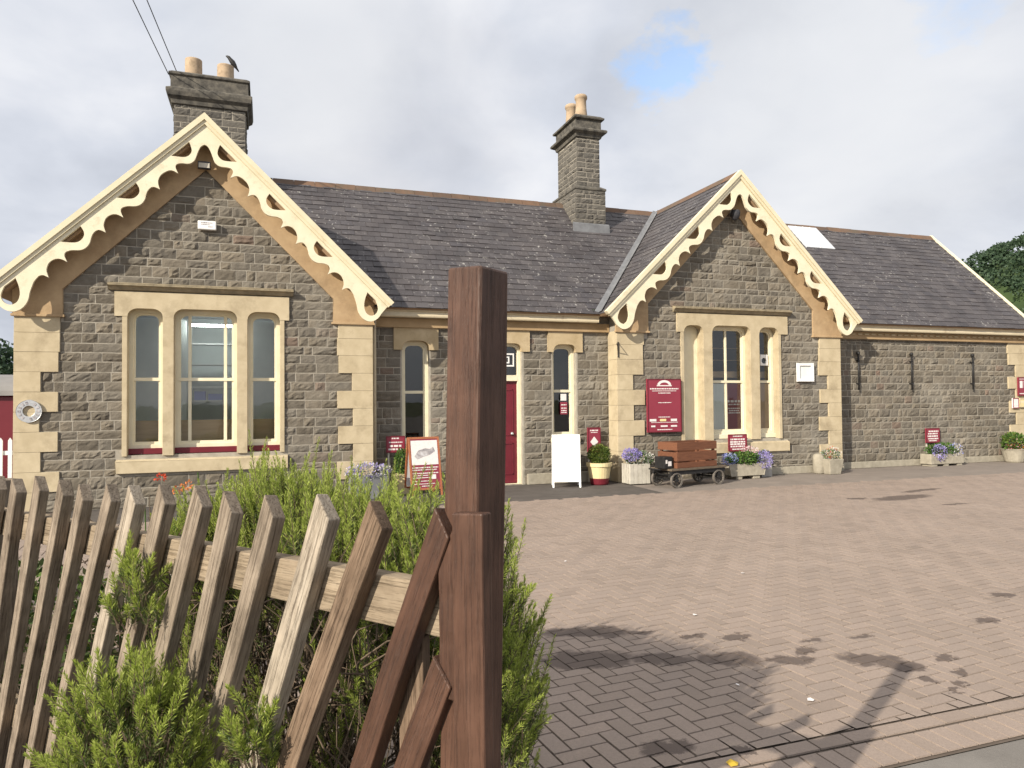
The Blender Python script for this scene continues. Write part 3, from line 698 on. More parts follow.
la = MB(); la.box(-1.35, -.6, 14.7, 14.76, 3.18, 3.22); part(la, 'strip_lamp', lm)
# right gable: shelf, lower boards, extractor fan
for y0, y1, z0, z1 in ((13.75, 13.95, 2.2, 2.34), (14.3, 14.32, 2.62, 2.64), (14.3, 14.32, 2.9, 2.92)): rr = MB(); rr.box(8.9, 11.6, y0, y1, z0, z1); part(rr, 'shelf', M['inbrown'])
rb_ = MB(); rb_.box(9.3, 9.73, YR+.222, YR+.228, 1.0, 2.06); part(rb_, 'blind', M['blind'])
rb_ = MB(); rb_.box(10.54, 10.95, YR+.222, YR+.228, 1.0, 2.06); part(rb_, 'shutter', M['board'])
def words(mb, x0, x1, z, h, y, rnd, xf=None, mi=0, fill=.9):
    x = x0
    while x < x1-.004:
        w = min(rnd.uniform(.6, 2.6)*h, x1-x)
        mb.box(x, x+w, y-.002, y, z-h/2, z+h/2, mi, xf); x += w+h*.45
rnd = random.Random(3)
po = MB(); po.box(9.77, 10.16, YR+.215, YR+.222, 1.02, 2.06)
pp = part(po, 'poster', M['signred'])
pw = MB()
for z, h, a, b in ((1.66, .05, .03, .36), (1.59, .03, .05, .34), (1.5, .025, .03, .36), (1.45, .025, .06, .33), (1.4, .025, .03, .36)): words(pw, 9.77+a, 9.77+b, z, h, YR+.214, rnd)
part(pw, 'poster_lettering', M['print'], pp)
fn = MB(); fn.prism([(10.67, 2.47), (10.87, 2.47), (10.87, 2.72), (10.67, 2.72)], YR+.17, YR+.235, [[(10.77+.07*math.cos(a*.524), 2.58+.07*math.sin(a*.524)) for a in range(12)]])
part(fn, 'extractor_fan', M['white'])
# small notices stuck in the tall window by the door
nn_ = MB(); nn_.box(5.86, 6.02, YM+.13, YM+.135, 1.42, 1.68); n1 = part(nn_, 'window_notice', M['signred'])
nw = MB()
for z in (1.62, 1.55, 1.5, 1.46): words(nw, 5.88, 6.0, z, .02, YM+.129, rnd)
part(nw, 'notice_lettering', M['print'], n1)
nn_ = MB(); nn_.box(5.87, 6.0, YM+.13, YM+.135, 1.71, 1.85); part(nn_, 'window_notice', M['print'])

# ------------------------------------------------------------------ things on the walls
def wall_sign(name, label, cat, x0, x1, z0, z1, Y, lines, group=None, th=.035, emblem=False, boxes=(), mt='signred', rimmat='maroon', stake=None):
    t = thing(name, label, cat, ((x0+x1)/2, Y, z0), 0, group)
    p = MB(); p.box(x0, x1, Y-th, Y, z0, z1); part(p, 'panel', M[mt], t, bevel=.004)
    w = MB(); W, Hh = x1-x0, z1-z0; r_ = random.Random(int(x0*100))
    for f, h, a, b in lines: words(w, x0+a*W, x0+b*W, z0+f*Hh, h*Hh, Y-th-.001, r_)
    if emblem:
        cx = (x0+x1)/2; zc = z0+.885*Hh; arc = [(cx+.155*W*1.3*math.cos(R(a)), zc+.085*W*1.5*math.sin(R(a))) for a in range(0, 181, 15)]
        inn = [(cx+.10*W*1.3*math.cos(R(a)), zc+.045*W*1.5*math.sin(R(a))) for a in range(180, -1, -15)]
        w.prism(arc+inn, Y-th-.004, Y-th-.001)
        w.box(cx-.22*W, cx+.22*W, Y-th-.004, Y-th-.001, zc-.03*W, zc-.004*W)
    part(w, 'lettering', M['print'], t)
    for (a, b, c, d, m) in boxes:
        bx = MB(); bx.box(x0+a*W, x0+b*W, Y-th-.006, Y-th-.002, z0+c*Hh, z0+d*Hh); part(bx, 'picture', M[m], t)
    if stake is not None:
        k = MB(); k.box((x0+x1)/2-.4*W, (x0+x1)/2-.4*W+.03, Y, Y+.025, stake, z1-.03); part(k, 'stake', M['offwhite'], t)
    rm = MB()
    for a, b, c, d in ((x0, x1, z0, z0+.018), (x0, x1, z1-.018, z1), (x0, x0+.018, z0+.018, z1-.018), (x1-.018, x1, z0+.018, z1-.018)): rm.box(a, b, Y-th-.008, Y-th-.002, c, d)
    part(rm, 'rim', M[rimmat], t)
    return t
wall_sign('notice_board', 'tall maroon notice board with arched white emblem, on right gable wall', 'notice board', 7.585, 8.405, 1.02, 2.15, YR-.045,
          [(.815, .022, .08, .92), (.775, .012, .14, .86), (.735, .016, .32, .68), (.555, .014, .32, .7), (.285, .014, .32, .66), (.185, .01, .1, .9), (.05, .016, .28, .72)], emblem=True, th=.05,
          boxes=((.06, .25, .205, .25, 'print'), (.36, .54, .205, .25, 'printgold'), (.68, .86, .205, .25, 'print'), (.1, .22, .1, .13, 'print'), (.38, .58, .1, .13, 'print'), (.68, .86, .1, .13, 'print')))
t = thing('picture_frame', 'small white framed notice with grey centre on right gable wall', 'notice', (11.73, YR, 2.1))
p = MB(); p.prism([(11.5, 2.1), (11.95, 2.1), (11.95, 2.52), (11.5, 2.52)], YR-.08, YR-.03, [[(11.56, 2.16), (11.89, 2.16), (11.89, 2.46), (11.56, 2.46)]]); part(p, 'frame', M['white'], t, bevel=.004)
p = MB(); p.box(11.555, 11.895, YR-.05, YR-.035, 2.155, 2.465); part(p, 'panel', M['blind'], t)
t = thing('alarm_box', 'small white alarm box high on left gable wall', 'alarm box', (-.945, YL, 4.68))
p = MB(); p.box(-1.09, -.80, YL-.12, YL-.03, 4.68, 4.83); part(p, 'case', M['white'], t, bevel=.012)
p = MB(); words(p, -1.04, -.86, 4.795, .018, YL-.121, rnd); words(p, -1.04, -.9, 4.765, .014, YL-.121, rnd); words(p, -.93, -.86, 4.73, .02, YL-.121, rnd); part(p, 'lettering', M['printgrey'], t)
def flood(x, Y, z, label):
    t = thing('flood_light', label, 'light', (x, Y, z))
    p = MB(); p.box(x-.1, x+.1, Y-.16, Y-.08, z-.02, z+.1); part(p, 'housing', M['darkgrey'], t, bevel=.006)
    p = MB(); p.box(x-.085, x+.085, Y-.166, Y-.161, z-.01, z+.07); part(p, 'lens', M['offwhite'], t)
    p = MB(); p.tube([(x, Y-.1, z+.05), (x, Y-.03, z+.12)], .018); part(p, 'bracket', M['black'], t)
flood(-.985, YL-.05, 5.72, 'small dark flood light under the peak of the left gable')
t = thing('camera', 'small dark dome camera under the peak of the right gable', 'camera', (9.8, YR, 5.72))
p = MB(); p.lathe([(.02, .13), (.1, .12), (.11, .06), (.1, .0), (.07, -.07), (.02, -.1)], (9.8, YR-.17, 5.75), 16); part(p, 'dome', M['darkgrey'], t, smooth=True)
p = MB(); p.tube([(9.8, YR-.17, 5.84), (9.8, YR-.03, 5.86)], .03); part(p, 'bracket', M['offwhite'], t)
t = thing('ring_plaque', 'round pale metal ring plaque on the left corner stones', 'plaque', (-3.545, YL, 1.62))
p = MB(); cx, cz = -3.545, 1.615
p.prism([(cx+.178*math.cos(R(a)), cz+.178*math.sin(R(a))) for a in range(0, 360, 12)], YL-.07, YL-.036, [[(cx+.085*math.cos(R(a)), cz+.085*math.sin(R(a))) for a in range(0, 360, 15)]])
part(p, 'ring', M['steel'], t, bevel=.008)
p = MB()
for k in range(14):
    a = k*2*math.pi/14
    if k not in (3, 10): p.box(-.014, .014, YL-.076, YL-.0705, -.02, .02, 0, lambda x, y, z, a=a: (cx+.132*math.cos(a)+x*math.sin(a)+z*math.cos(a), y, cz+.132*math.sin(a)-x*math.cos(a)+z*math.sin(a)))
part(p, 'lettering', M['printgrey'], t)
RODL = ['black iron rod with knobbed top on wing wall, nearest the right gable', 'middle black iron rod of three on the wing wall', 'black iron rod on wing wall, farthest from the gables']
for i, x in enumerate((13.66, 15.36, 17.45)):
    t = thing('iron_rod', RODL[i], 'iron rod', (x, YM, 1.9), 0, 'iron rods on the wing wall')
    p = MB(); p.tube([(x, YM-.07, 1.9), (x, YM-.07, 2.78)], .02); part(p, 'rod', M['black'], t, smooth=True)
    p = MB(); p.lathe([(.02, -.04), (.042, -.025), (.045, .015), (.02, .04)], (x, YM-.07, 2.8), 12); part(p, 'knob', M['black'], t, smooth=True)
    for zc in (2.05, 2.6): p = MB(); p.box(x-.022, x+.022, YM-.095, YM, zc, zc+.03); part(p, 'clamp', M['black'], t)
t = thing('lamp_bracket', 'thin black iron bracket on the left corner of the right gable', 'bracket', (6.93, YR, 2.6))
p = MB(); p.tube([(6.94, YR-.05, 2.6), (6.94, YR-.05, 2.92)], .013); p.tube([(6.94, YR-.05, 2.7), (6.85, YR-.2, 2.82), (6.8, YR-.26, 2.86)], .01); p.tube([(6.94, YR-.05, 2.9), (6.8, YR-.26, 2.86)], .008); part(p, 'arm', M['black'], t)
wall_sign('wall_sign', 'maroon sign with pale pictures at the right end of wing wall', 'sign', 19.08, 19.46, 1.73, 2.23, YM-.05, [(.9, .03, .1, .9), (.12, .05, .1, .9)], boxes=((.14, .4, .42, .8, 'print'), (.55, .85, .42, .8, 'print')))
wall_sign('wall_sign', 'small white notice below maroon sign at right end of wing wall', 'notice', 18.86, 19.08, 1.4, 1.67, YM-.05, [(.3, .06, .1, .9)], mt='print', rimmat='signred')
wall_sign('wall_sign', 'small cream notice beside the white one at wing wall corner', 'notice', 19.12, 19.42, 1.42, 1.66, YM-.05, [(.6, .06, .1, .9)], mt='tubcream', rimmat='dressed')

# ------------------------------------------------------------------ foliage generators
def leaf_arrays(C, D, ln, wd, rs):
    """diamond leaves: base C, direction D (n,3)"""
    r = rs.normal(size=C.shape); s = np.cross(D, r); s /= np.linalg.norm(s, axis=1)[:, None]+1e-9
    mid = C+D*(ln*.5)[:, None]; tip = C+D*ln[:, None]
    return np.stack([C, mid+s*(wd*.5)[:, None], tip, mid-s*(wd*.5)[:, None]], 1)
def quads_obj(name, chunks, parent, mats, local=False):
    """chunks: list of (n,4,3) arrays, one per material"""
    o0 = np.zeros(3) if (local or parent is None) else np.array(ORI[parent.name])
    V = np.concatenate(chunks).reshape(-1, 3)-o0; n = len(V)//4
    me = bpy.data.meshes.new(name); me.vertices.add(len(V)); me.vertices.foreach_set('co', V.astype(np.float32).ravel())
    me.loops.add(n*4); me.loops.foreach_set('vertex_index', np.arange(n*4, dtype=np.int32))
    me.polygons.add(n); me.polygons.foreach_set('loop_start', np.arange(0, n*4, 4, dtype=np.int32)); me.polygons.foreach_set('loop_total', np.full(n, 4, np.int32))
    me.polygons.foreach_set('material_index', np.concatenate([np.full(len(c), i, np.int32) for i, c in enumerate(chunks)]))
    for m in mats: me.materials.append(m)
    me.update(calc_edges=True); me.validate()
    o = bpy.data.objects.new(name, me); col.objects.link(o); o.parent = parent; ORI[o.name] = Vector(o0)
    return o
def unit(a): return a/(np.linalg.norm(a, axis=-1, keepdims=True)+1e-9)
def sprigs(B, D, Ls, rs, K=46, nl=.026, nw=.0032, tipfrac=.55):
    """rosemary-like sprigs: base B, direction D, length Ls -> needles (young, old) arrays"""
    S = len(B)
    bend = rs.normal(size=(S, 3))*.18; f = np.linspace(.06, 1, K)[None, :]
    pos = B[:, None, :]+D[:, None, :]*(Ls[:, None]*f)[..., None]+bend[:, None, :]*(Ls[:, None]*f**2)[..., None]*.5
    ax = unit(D[:, None, :]+bend[:, None, :]*f[..., None])
    a = unit(np.cross(ax, np.array([.31, .2, .93])+0*ax)); b = np.cross(ax, a)
    th = np.arange(K)[None, :]*2.4+rs.uniform(0, 6.28, (S, 1))+rs.normal(size=(S, K))*.3
    el = np.radians(rs.uniform(26, 66, (S, K))*(1-.55*f**3))
    d = ax*np.cos(el)[..., None]+(a*np.cos(th)[..., None]+b*np.sin(th)[..., None])*np.sin(el)[..., None]
    d[..., 2] += .12; d = unit(d)
    ln = nl*rs.uniform(.7, 1.2, (S, K))*(1-.45*f**4); wd = nw*rs.uniform(.8, 1.2, (S, K))
    q = leaf_arrays(pos.reshape(-1, 3), d.reshape(-1, 3), ln.ravel(), wd.ravel(), rs)
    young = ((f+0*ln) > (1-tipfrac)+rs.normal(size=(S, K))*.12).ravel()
    return q[young], q[~young], pos
P0 = np.array([.42, 1.465, 0]); E_ = np.array([-.544, .839, 0]); E_ /= np.linalg.norm(E_); N_ = np.array([E_[1], -E_[0], 0])
def fw(t, n, z): return P0+np.multiply.outer(t, E_)+np.multiply.outer(n, N_)+np.multiply.outer(z, np.array([0, 0, 1.]))

def rosemary(name, label, blobs, root_tnz, seed, thin=0):
    rs = np.random.RandomState(seed); t = thing(name, label, 'bush', tuple(fw(*root_tnz)))
    Y, O, stems = [], [], MB()
    for (ct_, cn, cz, rt, rn, rz, cnt, inner, lo, hi) in blobs:
        for inn, S in ((False, cnt), (True, inner)):
            if S == 0: continue
            u = unit(rs.normal(size=(S*2, 3))); u = u[u[:, 2] > -.45][:S]; S = len(u)
            # clumpy surface
            ph = np.sin(u[:, 0]*5+ct_*9)*np.cos(u[:, 1]*6+1)*.07+np.sin(u[:, 0]*11+u[:, 2]*7)*.05
            k = (rs.uniform(.72, 1.0, S) if not inn else rs.uniform(.35, .78, S))+ph
            Pt = fw(ct_+u[:, 0]*rt*k, cn+u[:, 1]*rn*k, np.maximum(cz+u[:, 2]*rz*k, .1))
            keep = ~((u[:, 1] < -.2) & (Pt[:, 2] < 1.02) & (rs.rand(S) < thin)); u, Pt, S = u[keep], Pt[keep], int(keep.sum())
            outw = unit(np.multiply.outer(u[:, 0]/rt, E_)+np.multiply.outer(u[:, 1]/rn, N_)+np.multiply.outer(u[:, 2]/rz, np.array([0, 0, 1.])))
            D = unit(outw*.34+np.array([0, 0, .9])+rs.normal(size=(S, 3))*.17)
            Ls = rs.uniform(lo, hi, S)*(1 if not inn else .8)
            Ls[rs.rand(S) < .06] *= 1.35
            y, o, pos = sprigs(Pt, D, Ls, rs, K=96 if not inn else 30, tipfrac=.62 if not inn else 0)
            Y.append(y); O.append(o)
            for i in range(0, S, 1 if not inn else 3):
                p = pos[i]; stems.tube([p[0]-np.array(D[i])*.03, p[len(p)//2], p[-1]], [.0022, .0016, .0008], 3)
            if inn:
                for i in range(0, S, 9 if not thin else 4):   # woody limbs from the root up to the sprigs
                    r0 = fw(ct_+(Pt[i]-P0)@E_*0+rs.uniform(-.2, .2)*rt, cn+rs.uniform(-.3, .3)*rn, .02); p = Pt[i]
                    m_ = r0*.45+p*.55+rs.normal(size=3)*.06
                    stems.tube([r0, r0*.7+m_*.3+rs.normal(size=3)*.03, m_, p], [.011, .009, .006, .003], 5)
    if thin:
        for i in range(900):   # dead twiggy tangle low inside the bush
            p = fw(rs.uniform(.65, 2.5), rs.uniform(.1, .8), rs.uniform(.15, 1.12)); d = unit(rs.normal(size=3)*.7+np.array([0, 0, .8]))*rs.uniform(.1, .32)
            stems.tube([p, p+d*.5+rs.normal(size=3)*.02, p+d], [.0034, .0026, .0012], 4)
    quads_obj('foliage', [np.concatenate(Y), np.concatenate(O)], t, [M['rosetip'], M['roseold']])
    stems.build('stem', M['twig'], t)
    return t
rosemary('rosemary_bush', 'large green rosemary bush behind the leaning palings and brown post',
         [(1.5, .66, .62, 1.02, .44, .66, 4300, 700, .12, .24), (.80, .68, .62, .40, .38, .66, 1000, 260, .1, .18), (1.95, .62, .78, .45, .34, .5, 520, 100, .1, .2)], (1.3, .6, 0), 5, .84)
rosemary('rosemary_bush', 'lower green rosemary pushing out through the front of the leaning palings',
         [(1.02, -.25, .6, .25, .14, .34, 380, 120, .08, .16), (1.28, -.12, 1.05, .1, .06, .15, 34, 8, .05, .11), (.62, -.14, .78, .06, .05, .16, 30, 10, .05, .1),
          (.24, -.17, .56, .16, .07, .16, 60, 20, .06, .12)], (.9, -.2, 0), 9)

def leafy(parent, name, mats, c, r, cnt, lsize, seed, up=.3, squash=1):
    rs = np.random.RandomState(seed); per = [max(4, int(cnt*f)) for f in [m[1] for m in mats]]
    ch = []
    for k, n in zip(mats, per):
        u = unit(rs.normal(size=(n, 3))); rad = rs.uniform(.3, 1, n)**.5
        if len(k) > 2: u[:, 2] = np.abs(u[:, 2])*k[2]
        p = np.array(c)+u*rad[:, None]*np.array(r); d = unit(u+rs.normal(size=(n, 3))*.6+np.array([0, 0, up]))
        ch.append(leaf_arrays(p, d, lsize*rs.uniform(.6, 1.2, n), lsize*.6*rs.uniform(.6, 1.2, n), rs))
    return quads_obj(name, ch, parent, [m[0] for m in mats])

# ------------------------------------------------------------------ wooden fence and post
fence = thing('picket_fence', 'old weathered paling fence with slanted pickets beside the brown post', 'fence', tuple(P0))
def f3(t, n, z): return Vector(fw(t, n, z))
PK = [(.016, 1.463, .448), (.218, 1.461, .506), (.414, 1.464, .428), (.628, 1.447, .435), (.822, 1.442, .397), (.987, 1.444, .462), (1.2, 1.435, .46), (1.407, 1.42, .455), (1.584, 1.415, .487), (1.804, 1.4, .445), (1.975, 1.403, .442), (2.222, 1.403, .40), (2.475, 1.38, .36), (2.69, 1.38, .4), (2.9, 1.375, .42)]
rsn = random.Random(4)
for i, (t, z, lean) in enumerate(PK):
    w, th, Lg = rsn.uniform(.058, .066), rsn.uniform(.038, .044), rsn.uniform(1.42, 1.46)
    m = MB()
    # local: x across the face (towards post = +x), y thickness (away from camera), z along the paling; slanted top, lightly uneven section
    segs = 7; vs = []
    for k in range(segs+1):
        zz_ = -Lg*(1-k/segs)
        for a, b in ((-.5, 0), (.5, 0), (.5, 1), (-.5, 1)):
            top = (-.012 if a < 0 else -.05)*(k == segs)
            vs.append((a*w+rsn.uniform(-.0014, .0014)+.004*math.sin(k*.9+i), b*th+rsn.uniform(-.001, .001), zz_+top+(0.006*(b == 0))*(k == segs)))
    fs = [(k*4+j, k*4+(j+1) % 4, (k+1)*4+(j+1) % 4, (k+1)*4+j) for k in range(segs) for j in range(4)]+[(3, 2, 1, 0), tuple(segs*4+j for j in range(4))]
    m.add(vs, fs)
    mt = M['stain'] if i == 0 else M['brownwood'] if i in (1,) else M['palewood'] if i in (2, 7) else M['oldwood']
    o = m.build('picket', mt, fence, local=True, bevel=.0035)
    ex = Vector(-E_); ey = Vector(N_); a = math.atan(lean)
    zax = (Vector((0, 0, 1))*math.cos(a)+ex*math.sin(a)); xax = (ex*math.cos(a)-Vector((0, 0, 1))*math.sin(a)); yw = rsn.uniform(-.05, .05)
    yax = zax.cross(xax)
    rot = Matrix((xax, yax, zax)).transposed().to_4x4() @ Matrix.Rotation(yw, 4, 'Z')
    o.matrix_basis = Matrix.Translation(f3(t, -.078+rsn.uniform(-.004, .004), z+.012)-Vector(P0)) @ rot
def along(mb, t0, t1, n0, n1, z0, z1, sl=0):
    vs = [f3(t, n, z+sl*t) for z in (z0, z1) for n in (n0, n1) for t in (t0, t1)]
    mb.add(vs, [(0, 2, 3, 1), (4, 5, 7, 6), (0, 1, 5, 4), (2, 6, 7, 3), (0, 4, 6, 2), (1, 3, 7, 5)])
def long_obj(name, mt, parent, t0, t1, n0, n1, z0, h, sl):
    """timber built along its own Z so the grain runs with it"""
    m = MB(); L_ = t1-t0; k = 8; vs = []
    for i in range(k+1):
        for a, b in ((0, 0), (1, 0), (1, 1), (0, 1)): vs.append((a*h+rsn.uniform(-.0015, .0015), b*(n1-n0)+rsn.uniform(-.001, .001), L_*i/k))
    m.add(vs, [(i*4+j, i*4+(j+1) % 4, (i+1)*4+(j+1) % 4, (i+1)*4+j) for i in range(k) for j in range(4)]+[(3, 2, 1, 0), tuple(k*4+j for j in range(4))])
    o = m.build(name, mt, parent, local=True, bevel=.004)
    z = (Vector(E_)+Vector((0, 0, sl))).normalized(); y = Vector(N_); x = y.cross(z)
    if x.z < 0: x = -x; y = -y
    o.matrix_basis = Matrix.Translation(f3(t0, n0 if y.dot(Vector(N_)) > 0 else n1, z0+sl*t0)-Vector(P0)) @ Matrix((x, y, z)).transposed().to_4x4()
    return o
long_obj('rail', M['railwood'], fence, .05, 3.05, -.033, .012, 1.197, .112, -.026)
long_obj('rail', M['railwood'], fence, .05, 3.05, -.033, .012, .34, .112, -.01)
# inner weathered stake by the post
stk = MB(); stk.add([tuple(Vector(q)) for q in [(x, y, z) for z in (-1.18, 0) for x, y in ((0, 0), (.075, 0), (.075, .025), (0, .025))]], [(3, 2, 1, 0), (4, 5, 6, 7)]+[(i, (i+1) % 4, 4+(i+1) % 4, 4+i) for i in range(4)])
o = stk.build('picket', M['brownwood'], fence, local=True, bevel=.003); b_ = Matrix((Vector(-E_), Vector(N_), Vector((0, 0, 1)))).transposed().to_4x4()
o.matrix_basis = Matrix.Translation(f3(.205, -.03, 1.185)-Vector(P0)) @ b_
fpost = MB(); along(fpost, 2.98, 3.08, .0, .1, 0, 1.35); fpost.build('fence_post', M['oldwood'], fence, bevel=.005)

post = thing('wooden_post', 'tall square brown stained timber post with boards nailed to its foot', 'post', tuple(P0))
def stick(name, w, d, z0, z1, parent, mt, basis, bev=.005, seg=10, top=0, rag=.0012):
    m = MB(); vs = []
    for k in range(seg+1):
        z = z0+(z1-z0)*k/seg
        for a, b in ((-.5, -.5), (.5, -.5), (.5, .5), (-.5, .5)): vs.append((a*w+rsn.uniform(-rag, rag), b*d+rsn.uniform(-rag, rag), z+(top*(a+.5) if k == seg else 0)))
    m.add(vs, [(k*4+j, k*4+(j+1) % 4, (k+1)*4+(j+1) % 4, (k+1)*4+j) for k in range(seg) for j in range(4)]+[(3, 2, 1, 0), tuple(seg*4+j for j in range(4))])
    o = m.build(name, mt, parent, local=True, bevel=bev); o.matrix_basis = basis; return o
base = Matrix((Vector(-E_), Vector(N_), Vector((0, 0, 1)))).transposed().to_4x4()
leanp = Matrix.Rotation(R(1.35), 4, Vector((.27, .96, 0)))
stick('shaft', .093, .093, -.1, 1.985, post, M['stain'], Matrix.Translation((0.0, 0, 0)) @ Matrix.Translation((0, 0, 1.5)) @ leanp @ Matrix.Translation((0, 0, -1.5)) @ base, .006, top=-.004)
stick('nailed_board', .082, .03, 0, 1.475, post, M['stain'], Matrix.Translation(f3(-.048, -.066, 0)-Vector(P0)) @ base, .004, top=.006)
stick('nailed_board', .05, .022, 1.09, 1.37, post, M['stain'], Matrix.Translation(f3(.017, -.058, 0)-Vector(P0)) @ base, .004, top=.09)
a = math.atan(.47); ex = Vector(-E_); zax = Vector((0, 0, 1))*math.cos(a)+ex*math.sin(a); xax = ex*math.cos(a)-Vector((0, 0, 1))*math.sin(a)
stick('brace', .066, .028, -.9, 0, post, M['stain'], Matrix.Translation(f3(.022, -.062, 1.16)-Vector(P0)) @ Matrix((xax, zax.cross(xax), zax)).transposed().to_4x4(), .004, top=-.03)

# ------------------------------------------------------------------ forecourt furniture
def aframe(name, label, x, y, rz, w, h, mt, fm, poster=False):
    t = thing(name, label, 'sign', (x, y, 0), rz); tl = R(11)
    for sg in (1, -1):
        xf = lambda a, b, c, sg=sg: (a, sg*(-.02-(h-c)*math.tan(tl)+b), c)
        p = MB(); p.box(-w/2+.03, w/2-.03, -.008, .008, .14, h-.03, 0, xf); p.build('panel', mt if sg == 1 else M['white'], t, local=True)
        fr_ = MB(); d = .024
        fr_.box(-w/2, -w/2+.035, -d/2, d/2, 0, h, 0, xf); fr_.box(w/2-.035, w/2, -d/2, d/2, 0, h, 0, xf); fr_.box(-w/2+.035, w/2-.035, -d/2, d/2, h-.035, h, 0, xf); fr_.box(-w/2+.035, w/2-.035, -d/2, d/2, .11, .145, 0, xf)
        fr_.build('frame', fm, t, local=True, bevel=.003)
        if sg == 1 and poster:
            q = MB(); q.box(-w/2+.045, w/2-.045, -.0105, -.0085, .56, h-.06, 0, xf); q.build('picture', M['print'], t, local=True)
            q = MB(); q.prism([(-.2, .72), (-.12, .82), (.02, .86), (.1, .84), (.17, .88), (.2, .8), (.1, .74), (-.05, .7), (-.15, .66)], -.0135, -.011, xf=xf); q.build('picture', M['printgrey'], t, local=True)
            q = MB(); r_ = random.Random(2)
            for z, hh_, a_, b_ in ((.51, .02, .05, .95), (.47, .016, .05, .9), (.41, .018, .05, .95), (.37, .014, .05, .6), (.33, .014, .05, .65), (.27, .014, .05, .6), (.22, .012, .05, .8), (.18, .016, .35, .65)):
                words(q, -w/2+a_*w*.9+.02, -w/2+b_*w*.95, z, hh_, -.0085, r_, xf)
            q.box(.1, .19, -.0105, -.0085, .3, .38, 0, xf)
            q.build('lettering', M['print'], t, local=True)
    return t
aframe('a_board', 'blank white A-board standing below the tall window by the door', 5.66, 13.14, R(-20), .56, 1.03, M['white'], M['white'])
aframe('a_board', 'maroon poster A-board with orange wooden frame, left of the brown post', 2.74, 13.0, R(8), .6, 1.06, M['signred'], M['frameorange'], True)

t = thing('plant_tub', 'round cream and maroon tub with clipped round shrub near white A-board', 'plant tub', (6.42, 13.2, 0))
p = MB(); p.lathe([(.17, 0), (.185, .02), (.2, .13)], (6.42, 13.2, 0), 24); part(p, 'base_band', M['maroon'], t, smooth=False)
p = MB(); p.lathe([(.2, .132), (.235, .36), (.26, .37), (.265, .44), (.24, .445), (.22, .42), (.05, .41)], (6.42, 13.2, 0), 24); part(p, 'tub', M['tubcream'], t)
leafy(t, 'shrub', [(M['box'], 1)], (6.42, 13.2, .6), (.23, .23, .21), 2600, .04, 3)
wall_sign('stake_sign', 'upright maroon sign with white diamond behind the round plant tub', 'sign', 6.36, 6.66, .62, 1.14, YM-.1, [(.88, .05, .2, .8), (.8, .03, .25, .75)], stake=0,
          boxes=())
t = bpy.data.objects[[o.name for o in bpy.data.objects if o.name.startswith('stake_sign')][-1]]
p = MB(); p.prism([(6.51, .73), (6.6, .84), (6.51, .95), (6.42, .84)], YM-.142, YM-.137); part(p, 'diamond', M['print'], t)

def slatted(x0, x1, y0, y1, h, t, mt):
    p = MB(); p.box(x0+.02, x1-.02, y0+.02, y1-.02, .03, h-.03)
    n = 5
    for i in range(n):
        a = x0+(x1-x0)*i/n; b = x0+(x1-x0)*(i+1)/n-.008; p.box(a, b, y0, y0+.019, .02, h)
        c = y0+(y1-y0)*i/n+.02; d = y0+(y1-y0)*(i+1)/n-.01; p.box(x0, x0+.019, c, d, .02, h); p.box(x1-.019, x1, c, d, .02, h)
    part(p, 'planter_box', mt, t, bevel=.003)
    s = MB(); s.box(x0+.022, x1-.022, y0+.022, y1-.022, h-.029, h-.02); part(s, 'soil', M['soil'], t)
t = thing('planter', 'white slatted planter with lilac and white flowers, left of the trolley', 'planter', (7.13, 12.95, 0))
slatted(6.9, 7.36, 12.78, 13.15, .42, t, M['offwhite'])
leafy(t, 'foliage', [(M['leaf'], .45), (M['silver'], .55)], (7.2, 12.95, .5), (.3, .2, .16), 700, .06, 4)
leafy(t, 'flower', [(M['purple'], 1.)], (7.0, 12.9, .6), (.2, .18, .13), 700, .04, 5)
leafy(t, 'flower', [(M['wpetal'], 1.)], (7.36, 12.9, .52), (.16, .14, .12), 160, .035, 6)

# luggage trolley (local x along its length)
tr = thing('luggage_trolley', 'old flat luggage trolley on four spoked wheels below the notice board', 'trolley', (8.0, 12.42, 0), R(12))
p = MB()
for i in range(5): p.box(-.72, .78, -.3+i*.12, -.3+i*.12+.115, .33, .37)
p.build('bed', M['trolleywood'], tr, local=True, bevel=.004)
p = MB(); p.box(-.7, .76, -.27, -.21, .25, .329); p.box(-.7, .76, .21, .27, .25, .329); p.box(-.6, -.54, -.28, .28, .19, .249); p.box(.54, .6, -.28, .28, .19, .249); p.build('chassis', M['black'], tr, local=True)
p = MB(); p.tube([(-.72, 0, .28), (-.8, 0, .3), (-.88, 0, .36)], .018); p.tube([(-.88, -.16, .36), (-.88, .16, .36)], .016); p.build('handle', M['black'], tr, local=True)
def wheel(x, y):
    w = MB(); ro, ri = .145, .118; k = 24
    w.prism([(x+ro*math.cos(2*math.pi*i/k), .147+ro*math.sin(2*math.pi*i/k)) for i in range(k)], y-.022, y+.022, [[(x+ri*math.cos(2*math.pi*i/k), .147+ri*math.sin(2*math.pi*i/k)) for i in range(k)]])
    o = w.build('wheel', M['wheelgrey'], tr, local=True, bevel=.003)
    h = MB(); h.lathe([(.035, -.03), (.035, .03)], (0, 0, 0), 12)
    h.v = [(x+a, y+c, .147+b) for a, b, c in h.v]
    for i in range(8):
        a = i*math.pi/4; h.tube([(x+.03*math.cos(a), y, .147+.03*math.sin(a)), (x+.12*math.cos(a), y, .147+.12*math.sin(a))], .008, 5)
    h.build('spokes', M['black'], o, local=True)
for x in (-.57, .57):
    for y in (-.27, .27): wheel(x, y)
p = MB(); p.tube([(-.57, -.25, .147), (-.57, .25, .147)], .014); p.tube([(.57, -.25, .147), (.57, .25, .147)], .014); p.build('axle', M['black'], tr, local=True)
